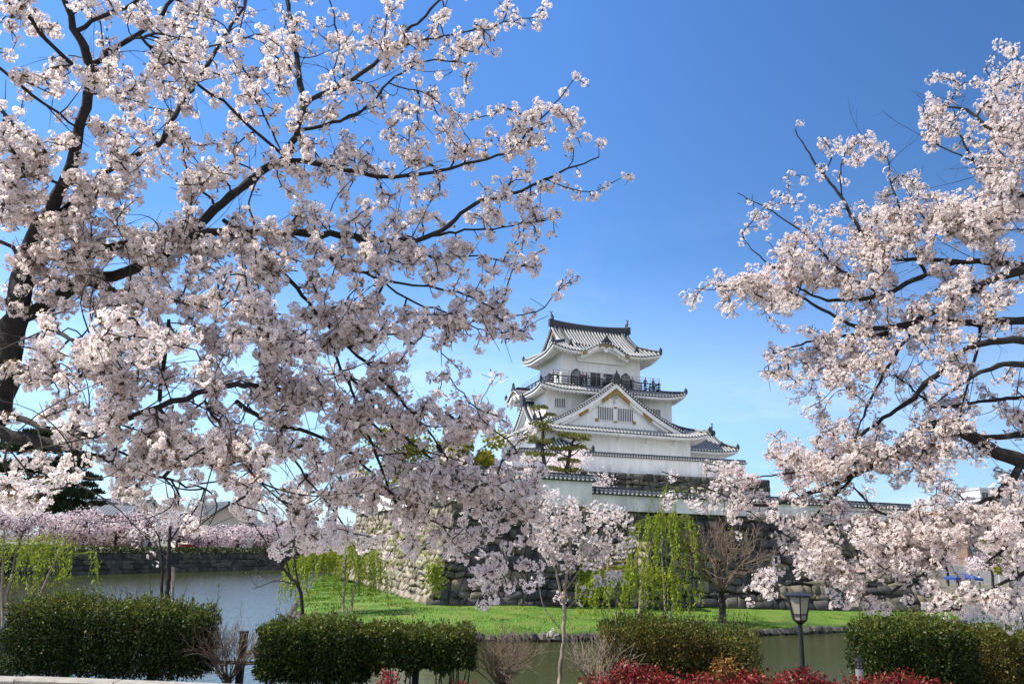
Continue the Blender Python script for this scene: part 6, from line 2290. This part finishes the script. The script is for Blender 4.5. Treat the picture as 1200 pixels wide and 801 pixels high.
trunk_l = (-3.75, 4.7, 0.0)
LT = thing("cherry_tree", trunk_l, "big old cherry tree in full bloom filling the left half, limbs over the path", "tree", 0, "cherry trees in bloom beside the path")
LL = [
    ['w', (-3.75, 4.7, -.1, .20), (-3.72, 4.72, .35, .155), (-3.55, 4.8, .95, .13), (*P(-22, 510, 4.9), .115), (*P(3, 470, 5.0), .105), (*P(10, 410, 5.0), .10), (*P(22, 355, 5.0), .09), (*P(32, 300, 5.0), .075), (*P(55, 250, 4.9), .055), (*P(80, 205, 4.8), .046), (*P(94, 150, 4.7), .042), (*P(106, 85, 4.6), .036), (*P(88, 34, 4.5), .028), (*P(73, -12, 4.4), .022), (*P(60, -70, 4.3), .012)],
    [(107, 76, 4.6, 6), (128, 62, 4.6, 5), (150, 47, 4.6, 5), (184, 24, 4.7, 4.5), (203, -5, 4.7, 4), (225, -60, 4.8, 2)],
    [(91, 36, 4.5, 5), (130, 15, 4.4, 4), (165, -2, 4.4, 3.5), (200, -30, 4.3, 2)],
    [(84, 75, 4.6, 4.5), (45, 37, 4.3, 4), (22, -2, 4.1, 3.5), (8, -40, 4.0, 2)],
    [(58, 260, 4.9, 8), (100, 225, 5.0, 7), (146, 187, 5.2, 6), (183, 172, 5.3, 6), (202, 139, 5.4, 5), (228, 97, 5.6, 4.5), (260, 49, 5.8, 4), (285, 8, 6.0, 3), (300, -30, 6.1, 2)],
    [(20, 375, 5.0, 13), (56, 356, 5.05, 12), (100, 331, 5.1, 11), (150, 318, 5.15, 10), (195, 296, 5.2, 9), (228, 270, 5.25, 9), (262, 236, 5.3, 8.5), (307, 202, 5.35, 8), (341, 176, 5.4, 7), (354, 120, 5.5, 6), (348, 64, 5.6, 5), (337, 0, 5.7, 4), (330, -40, 5.8, 2.5)],
    [(354, 128, 5.5, 5), (375, 110, 5.5, 5), (400, 101, 5.5, 4.5), (447, 69, 5.6, 4), (489, 26, 5.7, 3), (516, 0, 5.7, 2.5), (540, -30, 5.8, 1.5)],
    [(447, 69, 5.6, 2.8), (481, 52, 5.6, 2.2), (520, 42, 5.7, 2), (556, 36, 5.7, 1.5), (590, 27, 5.7, 1.2), (630, 20, 5.8, .8)],
    [(352, 152, 5.5, 4), (380, 146, 5.6, 3.5), (429, 127, 5.7, 3), (455, 97, 5.8, 2.4), (500, 72, 5.9, 1.8), (560, 76, 6.0, 1)],
    [(455, 97, 5.8, 1.5), (500, 110, 5.9, 1.2), (530, 135, 6.0, .8)],
    [(333, 185, 5.4, 5.5), (380, 193, 5.6, 5), (420, 203, 5.7, 4.5), (455, 208, 5.8, 4), (500, 202, 5.9, 3.5), (537, 195, 6.0, 3), (590, 180, 6.1, 2.5), (623, 150, 6.2, 2), (650, 122, 6.3, 1.4), (674, 90, 6.3, .8)],
    [(60, 300, 5.0, 9), (130, 290, 5.0, 8.5), (221, 277, 5.1, 8), (262, 272, 5.2, 7.5), (333, 273, 5.3, 7), (400, 276, 5.5, 6.5), (470, 283, 5.7, 5.5), (511, 273, 5.9, 4.5), (556, 240, 6.0, 3.8), (612, 223, 6.2, 3), (657, 202, 6.3, 2.2), (702, 184, 6.4, 1.2)],
    [(640, 210, 6.25, 1.6), (690, 225, 6.4, 1.0), (737, 204, 6.4, .6)],
    [(505, 276, 5.9, 3), (545, 270, 6.0, 2.2), (590, 266, 6.1, 1.5), (640, 258, 6.2, .8)],
    [(-28, 505, 4.9, 14), (0, 508, 4.85, 12), (56, 520, 4.8, 11), (90, 530, 4.8, 9), (116, 536, 4.8, 6)],
    [(-10, 485, 4.95, 7), (20, 490, 4.8, 6), (64, 505, 4.6, 5.5), (112, 508, 4.4, 6), (150, 490, 4.3, 6), (187, 475, 4.3, 5.5), (232, 460, 4.4, 5.5), (277, 450, 4.6, 5), (315, 455, 5.1, 4.5), (348, 460, 5.2, 4), (390, 470, 5.4, 3), (430, 490, 5.6, 2.4), (470, 530, 5.8, 1.8)],
    [(277, 470, 4.8, 5), (300, 485, 4.8, 4.5), (326, 497, 5.1, 4), (378, 512, 5.3, 3.2), (420, 540, 5.5, 2.5), (460, 580, 5.7, 1.8), (480, 620, 5.8, 1)],
    [(5, 435, 5.0, 5), (45, 435, 4.8, 4), (80, 438, 4.7, 3.4), (112, 443, 4.6, 2.5), (150, 430, 4.5, 1.5)],
    [(198, 374, 4.7, 3), (195, 405, 4.75, 3.5), (191, 437, 4.8, 3.8), (187, 470, 4.8, 4)],
    [(195, 330, 5.0, 2.2), (206, 344, 5.0, 2.4), (228, 381, 5.0, 2.2), (243, 400, 5.0, 1.5), (262, 440, 5.0, 1)],
    [(262, 258, 5.3, 5), (292, 276, 5.2, 5), (311, 299, 5.2, 4.5), (348, 336, 5.3, 4), (378, 374, 5.4, 3.6), (420, 416, 5.5, 3.2), (455, 451, 5.6, 2.8), (476, 476, 5.7, 2.4), (500, 504, 5.8, 2), (530, 545, 5.9, 1.6), (575, 603, 6.0, .8)],
    [(385, 395, 5.4, 3), (402, 434, 5.5, 2.8), (434, 462, 5.6, 2.5), (465, 504, 5.7, 2.2), (500, 532, 5.8, 1.8), (526, 553, 5.9, 1.5), (560, 590, 6.0, 1)],
    [(408, 440, 5.5, 2.6), (423, 490, 5.6, 2.8), (437, 521, 5.6, 2.6), (451, 560, 5.7, 2.2), (465, 594, 5.7, 1.6), (490, 640, 5.8, .8)],
    [(465, 594, 5.7, 1.5), (519, 616, 5.8, 1.6), (544, 628, 5.8, 1.3), (570, 645, 5.9, 1.0), (610, 672, 5.9, .7)],
    [(519, 616, 5.8, 1.2), (533, 634, 5.8, 1.0), (562, 668, 5.9, .7), (565, 685, 5.9, .5)],
    [(500, 540, 5.8, 1.6), (544, 574, 5.9, 1.4), (585, 610, 6.0, 1.1), (610, 655, 6.0, .8), (622, 690, 6.0, .5)],
    [(364, 280, 5.3, 3.2), (395, 306, 5.4, 3), (439, 325, 5.5, 2.6), (504, 336, 5.7, 2.2), (546, 346, 5.8, 1.8), (600, 370, 5.9, 1.2)],
    [(415, 277, 5.5, 3), (425, 290, 5.5, 2.8), (441, 318, 5.6, 2.4), (476, 350, 5.7, 2.2), (518, 364, 5.8, 1.8), (560, 385, 5.9, 1.3), (600, 388, 6.0, .9), (642, 370, 6.0, .5)],
    [(600, 388, 6.0, .7), (625, 398, 6.0, .5)],
    [(455, 280, 5.7, 2.5), (500, 300, 5.8, 2), (560, 300, 5.9, 1.4), (610, 312, 6.0, .6)],
    [(-12, 70, 4.2, 3), (37, 112, 4.4, 3), (79, 142, 4.6, 2.5), (93, 152, 4.7, 2)],
    [(4, 206, 4.3, 2.6), (40, 210, 4.5, 2.8), (82, 215, 4.8, 3)],
    [(163, 41, 4.7, 3.2), (221, 90, 5.0, 3), (270, 127, 5.2, 3), (307, 161, 5.3, 3), (332, 182, 5.4, 3)],
    [(258, 49, 5.8, 2), (292, 90, 5.7, 2), (311, 139, 5.5, 2), (330, 180, 5.4, 2)],
    [(150, 47, 4.6, 3), (190, 40, 4.4, 2.5), (240, 55, 4.3, 2), (300, 40, 4.2, 1.2)],
    [(386, 0, 5.5, 1.5), (396, 40, 5.5, 2), (402, 95, 5.5, 2.4)],
    [(452, 66, 5.6, 1.8), (452, 30, 5.6, 1.5), (455, -10, 5.6, 1)],
    ['b', (116, 536, 4.8, 5), (150, 545, 4.6, 3.5), (190, 560, 4.4, 2.5), (240, 572, 4.2, 1.5)],
    ['b', (60, 520, 4.8, 4), (90, 555, 4.2, 3), (60, 575, 3.6, 2), (30, 580, 3.2, 1.2)],
    [(240, 470, 4.5, 3), (262, 505, 4.3, 2.5), (300, 560, 4.2, 1.8), (345, 600, 4.2, 1.2), (365, 630, 4.3, .7)],
    [(326, 497, 5.1, 2.6), (352, 550, 5.2, 2), (385, 590, 5.3, 1.6), (410, 625, 5.4, 1)],
    [(100, 331, 5.1, 5), (150, 345, 4.8, 4), (215, 355, 4.6, 3), (290, 370, 4.6, 2), (345, 400, 4.7, 1.2)],
    [(56, 356, 5.05, 5), (70, 390, 4.4, 4), (110, 400, 4.0, 3), (160, 395, 3.7, 2), (230, 410, 3.7, 1.3)],
]
rgL = np.random.default_rng(2024)
pix = cell_sampler(LEFT_MAP, 0, rgL, 3080, clump=.32)
# a few sprays out of view so the crown goes on beyond the frame
off = np.stack([rgL.uniform(-160, 0, 160), rgL.uniform(-40, 560, 160)], axis=1)
off2 = np.stack([rgL.uniform(-100, 560, 70), rgL.uniform(-90, 0, 70)], axis=1)
bloom_tree(LT, LL, np.vstack([pix, off, off2]), rgL, lscale=.66, clear=((622, 385, 900, 530), (640, 520, 900, 620), (596, 395, 640, 500)), nfl=22, rad=.043, fsize=.0154, leaf_p=.34, rtwig=.0034, tail=.13, shoots=130)

trunk_r = (6.55, 7.6, 0.0)
RTREE = thing("cherry_tree", trunk_r, "cherry tree in full bloom leaning in from the right edge, trunk out of view", "tree", 0, "cherry trees in bloom beside the path")
RL = [
    ['w', (6.55, 7.6, -.1, .24), (6.45, 7.6, .6, .19), (*P(1335, 640, 7.6), .17), (*P(1312, 560, 7.6), .16), (*P(1290, 470, 7.6), .13), (*P(1272, 390, 7.6), .11), (*P(1262, 300, 7.7), .08), (*P(1250, 200, 7.8), .05), (*P(1240, 100, 7.9), .03)],
    [(1312, 575, 7.6, 14), (1250, 558, 7.6, 12.5), (1200, 541, 7.6, 10.5), (1152, 521, 7.6, 9), (1118, 498, 7.7, 8), (1085, 502, 7.8, 6), (1040, 536, 8.0, 5), (1002, 555, 8.2, 4), (946, 579, 8.4, 3), (890, 592, 8.6, 2), (830, 572, 8.8, 1.2), (775, 552, 8.9, .7)],
    [(1283, 345, 7.6, 10), (1240, 318, 7.6, 8), (1200, 317, 7.6, 7), (1156, 330, 7.7, 6), (1118, 352, 7.8, 5), (1062, 379, 8.0, 4), (1010, 384, 8.2, 3.2), (965, 364, 8.3, 2.4), (920, 340, 8.5, 1.6), (850, 340, 8.7, .9), (815, 338, 8.8, .5)],
    [(1272, 392, 7.6, 8), (1200, 375, 7.6, 6), (1137, 379, 7.8, 5), (1085, 377, 8.0, 4), (1030, 392, 8.2, 3), (970, 395, 8.4, 2), (905, 415, 8.6, 1)],
    [(1240, 318, 7.7, 6), (1200, 311, 7.9, 5), (1130, 307, 8.0, 4.2), (1085, 322, 8.1, 3.8), (1032, 345, 8.2, 3.2), (987, 351, 8.3, 2.6), (950, 345, 8.4, 1.8), (890, 300, 8.6, 1), (872, 280, 8.6, .6)],
    [(1280, 420, 7.6, 8), (1200, 399, 7.5, 6), (1160, 401, 7.5, 5), (1126, 412, 7.6, 4.5), (1085, 450, 7.8, 4), (1062, 472, 8.0, 3.4), (1020, 500, 8.2, 2.5), (960, 545, 8.4, 1.6), (880, 560, 8.6, .9)],
    [(1200, 509, 7.8, 4.5), (1145, 512, 7.8, 4), (1081, 502, 7.9, 3.5)],
    [(1290, 440, 7.6, 6), (1200, 427, 7.4, 5), (1178, 427, 7.4, 4), (1140, 440, 7.4, 2.5), (1100, 470, 7.5, 1.4)],
    [(1152, 379, 7.8, 2.4), (1145, 409, 7.7, 2.4), (1138, 440, 7.7, 2), (1130, 465, 7.7, 1.3), (1125, 490, 7.7, .8)],
    [(1085, 377, 8.0, 2.4), (1062, 397, 8.0, 2.4), (1040, 430, 8.0, 2.2), (1025, 457, 8.1, 1.8), (1006, 502, 8.1, 1.2), (1000, 530, 8.1, .7)],
    [(1262, 230, 7.7, 5), (1200, 170, 7.9, 3.5), (1156, 147, 8.0, 2.8), (1133, 130, 8.1, 2.2), (1100, 125, 8.2, 1)],
    [(1200, 230, 7.9, 3), (1160, 205, 8.0, 2.5), (1141, 189, 8.0, 2), (1122, 151, 8.1, 1.4), (1118, 130, 8.1, .8)],
    [(1141, 189, 8.0, 1.4), (1110, 175, 8.1, 1.1), (1085, 165, 8.2, .7)],
    [(1130, 307, 8.0, 3), (1040, 300, 8.2, 2.8), (1010, 271, 8.3, 2.8), (987, 233, 8.4, 2.4), (965, 204, 8.5, 1.9), (948, 180, 8.5, 1.4), (932, 152, 8.5, .8)],
    [(965, 204, 8.5, 1.2), (975, 180, 8.5, 1), (962, 160, 8.5, .6)],
    [(987, 233, 8.4, 1.2), (985, 200, 8.4, 1), (992, 175, 8.4, .6)],
    [(1032, 345, 8.2, 2.4), (980, 312, 8.4, 2), (950, 282, 8.5, 1.6), (912, 252, 8.6, 1.2), (864, 226, 8.7, .6)],
    [(1085, 322, 8.1, 2.5), (1060, 260, 8.2, 2), (1045, 215, 8.3, 1.3), (1040, 185, 8.3, .7)],
    [(1200, 250, 7.8, 3), (1140, 265, 7.9, 2.5), (1100, 270, 8.0, 2), (1070, 240, 8.1, 1.2)],
    [(1200, 541, 7.6, 6), (1170, 580, 7.5, 4.5), (1130, 622, 7.5, 4), (1110, 645, 7.6, 3.6), (1092, 668, 7.7, 3.2), (1068, 676, 7.8, 2.5), (1036, 700, 8.0, 1.2)],
    [(1170, 580, 7.5, 3), (1090, 612, 7.6, 2.6), (1040, 604, 7.8, 2.2), (1016, 588, 7.9, 1.6), (1000, 570, 8.0, 1)],
    [(1110, 645, 7.6, 2.6), (1060, 640, 7.8, 2.3), (1000, 652, 8.0, 1.9), (950, 640, 8.2, 1.5), (900, 615, 8.4, 1), (880, 600, 8.5, .6)],
    [(1000, 652, 8.0, 1.5), (950, 665, 8.2, 1.1), (910, 690, 8.3, .7)],
    [(1290, 640, 7.5, 6), (1230, 655, 7.3, 4), (1200, 672, 7.2, 3), (1160, 690, 7.2, 2), (1130, 705, 7.3, .9)],
    [(1250, 558, 7.4, 5), (1215, 600, 7.2, 4), (1180, 640, 7.2, 2.4), (1155, 660, 7.2, 1.2)],
    [(1002, 555, 8.2, 2), (960, 600, 8.4, 1.6), (930, 630, 8.5, 1.1), (905, 670, 8.5, .6)],
    [(1200, 465, 7.9, 3), (1150, 470, 8.0, 2.6), (1100, 475, 8.1, 2), (1050, 440, 8.2, 1.2)],
]
rgR = np.random.default_rng(77)
pix = cell_sampler(RIGHT_MAP, 19, rgR, 2600, clump=.36)
off = np.stack([rgR.uniform(1200, 1360, 170), rgR.uniform(60, 640, 170)], axis=1)
bloom_tree(RTREE, RL, np.vstack([pix, off]), rgR, nfl=21, rad=.053, fsize=.0166, dspread=.4, leaf_p=.26, rtwig=.0036, dress=.45, shoots=90, lscale=.84, clear=((560, 370, 895, 540), (560, 540, 775, 700), (908, 676, 966, 760)), tail=.2, maxlen=1.6, barelimb=(14, 15, 16))

# small cherry behind the kerb, a young sapling with its stake, a leaning bare tree
sq0 = onz(655, 798, 0); sq0[2] = 0
SCH = thing("cherry_tree", sq0, "small slender cherry tree with a pale trunk in front of the rampart corner", "tree", 0, "cherry trees in bloom beside the path")
Dc = float(sq0[1])
dz = Dc
SL = [
    [(655, 800, dz, 5), (659, 760, dz, 4.6), (662, 720, dz, 4.4), (661, 700, dz, 4.2), (664, 672, dz, 3.4), (668, 640, dz, 2.6), (672, 605, dz, 1.6), (670, 585, dz, .8)],
    [(661, 706, dz, 2.8), (655, 685, dz, 2.4), (648, 655, dz - .1, 1.8), (640, 620, dz - .1, 1.2), (634, 572, dz - .1, .6)],
    [(664, 672, dz, 2.4), (680, 645, dz + .1, 2), (700, 615, dz + .2, 1.4), (730, 600, dz + .2, .8), (740, 598, dz + .2, .5)],
    [(662, 690, dz, 2), (690, 655, dz, 1.6), (715, 630, dz, 1.2), (738, 615, dz, .6)],
    [(668, 640, dz, 1.8), (655, 610, dz, 1.4), (648, 590, dz, .9)],
    [(664, 672, dz, 1.8), (690, 625, dz - .2, 1.4), (700, 595, dz - .2, .9)],
    [(660, 740, dz, 1.6), (640, 715, dz, 1.2), (632, 690, dz, .9), (630, 670, dz, .6)],
    [(662, 715, dz, 1.4), (690, 690, dz, 1.0), (718, 676, dz, .6)],
]
rgS = np.random.default_rng(5)
pix = ellipse_sampler([(680, 625, 64, 42, 1.0), (665, 640, 32, 32, .9), (640, 585, 14, 18, .9), (720, 608, 22, 14, 1.1), (655, 605, 26, 22, 1), (636, 632, 18, 16, .7), (715, 678, 20, 9, .7), (658, 705, 10, 12, .5), (700, 650, 24, 14, .7), (672, 700, 8, 8, .5), (645, 745, 4, 4, .6)], rgS, 330)
bloom_tree(SCH, SL, pix, rgS, nfl=7, rad=.05, fsize=.021, dspread=.3, petal='petal', leaf_p=.0, rtwig=.0022, dress=.25, merge=True, lscale=.52, bark='pale_bark', tail=.1, maxlen=1.0, twigmat='pale_bark')

y0_ = onz(195, 712, .35)
ys = P(196, 740, 10.95); ys[2] = 0
SAP = thing("cherry_tree", ys, "thin young cherry sapling rising from the long hedge with only a few blossoms", "tree", 0, "cherry trees in bloom beside the path")
dy = 10.95
YL = [
    [(196, 780, dy, 4), (196, 710, dy, 3.6), (197, 670, dy, 3.2), (199, 635, dy, 2.6), (203, 600, dy, 2), (209, 572, dy, 1.2), (214, 545, dy, .6)],
    [(193, 780, dy, 2.6), (190, 700, dy, 2.4), (190, 660, dy, 1.8), (186, 630, dy, 1.2), (170, 605, dy, .7)],
    [(197, 655, dy, 1.8), (186, 645, dy, 1.5), (180, 632, dy, 1), (152, 612, dy, .6)],
    [(199, 635, dy, 1.6), (214, 610, dy, 1.1), (224, 585, dy, .6)],
    [(203, 600, dy, 1.2), (196, 580, dy, .9), (192, 555, dy, .5)],
]
rgY = np.random.default_rng(15)
pix = ellipse_sampler([(206, 603, 22, 22, 1), (182, 612, 22, 16, .8), (165, 628, 14, 8, .6), (183, 654, 4, 4, .7), (190, 668, 4, 3, .4), (222, 590, 10, 12, .6)], rgY, 75)
bloom_tree(SAP, YL, pix, rgY, nfl=6, rad=.045, fsize=.021, dspread=.25, leaf_p=0, rtwig=.002, bark='twig', dress=0, merge=True, tail=.0, maxlen=.8, bare=160)
mb = MB()
stk0, stk1 = P(201, 790, 10.9), P(203, 664, 10.9)
stk0[2] = -.1
mb.tube([stk0, stk1], .022, 8)
c = np.array([stk0[0], stk0[1], 0])
mb.v = [tuple(np.array(p) - c) for p in mb.v]
o = mb.build("support_stake", M['pale_bark'], smooth=False)
o.location = tuple(c)
tag(o, "pale wooden stake supporting the young sapling in the long hedge", "stake")

bt0 = P(356, 720, 11.6); bt0[2] = -.3
LB = thing("bare_tree", bt0, "thin dark leafless tree leaning left over the water by the yellow green willow", "tree")
dB = 11.6
BL_ = [[(358, 760, dB, 3), (352, 692, dB, 2.8), (342, 678, dB, 2.4), (332, 665, dB, 2), (320, 648, dB, 1.5), (305, 625, dB, .9), (292, 605, dB, .5)],
       [(342, 678, dB, 1.6), (330, 640, dB, 1.2), (322, 610, dB, .8), (318, 590, dB, .4)],
       [(332, 665, dB, 1.2), (312, 655, dB, .9), (296, 640, dB, .5)],
       [(346, 684, dB, 1.2), (325, 680, dB, .9), (296, 690, dB, .5)],
       [(350, 690, dB, 1.6), (345, 650, dB, 1.2), (342, 615, dB, .7), (338, 590, dB, .4)]]
rgB = np.random.default_rng(16)
pix = ellipse_sampler([(310, 625, 26, 34, 1), (330, 610, 20, 28, 1), (300, 670, 14, 18, .4)], rgB, 75)
bloom_tree(LB, BL_, pix, rgB, nfl=.01, rad=.02, fsize=.006, dspread=.3, leaf_p=0, rtwig=.0017, bark='twig', dress=0, merge=True, tail=0, maxlen=.8, bare=200)
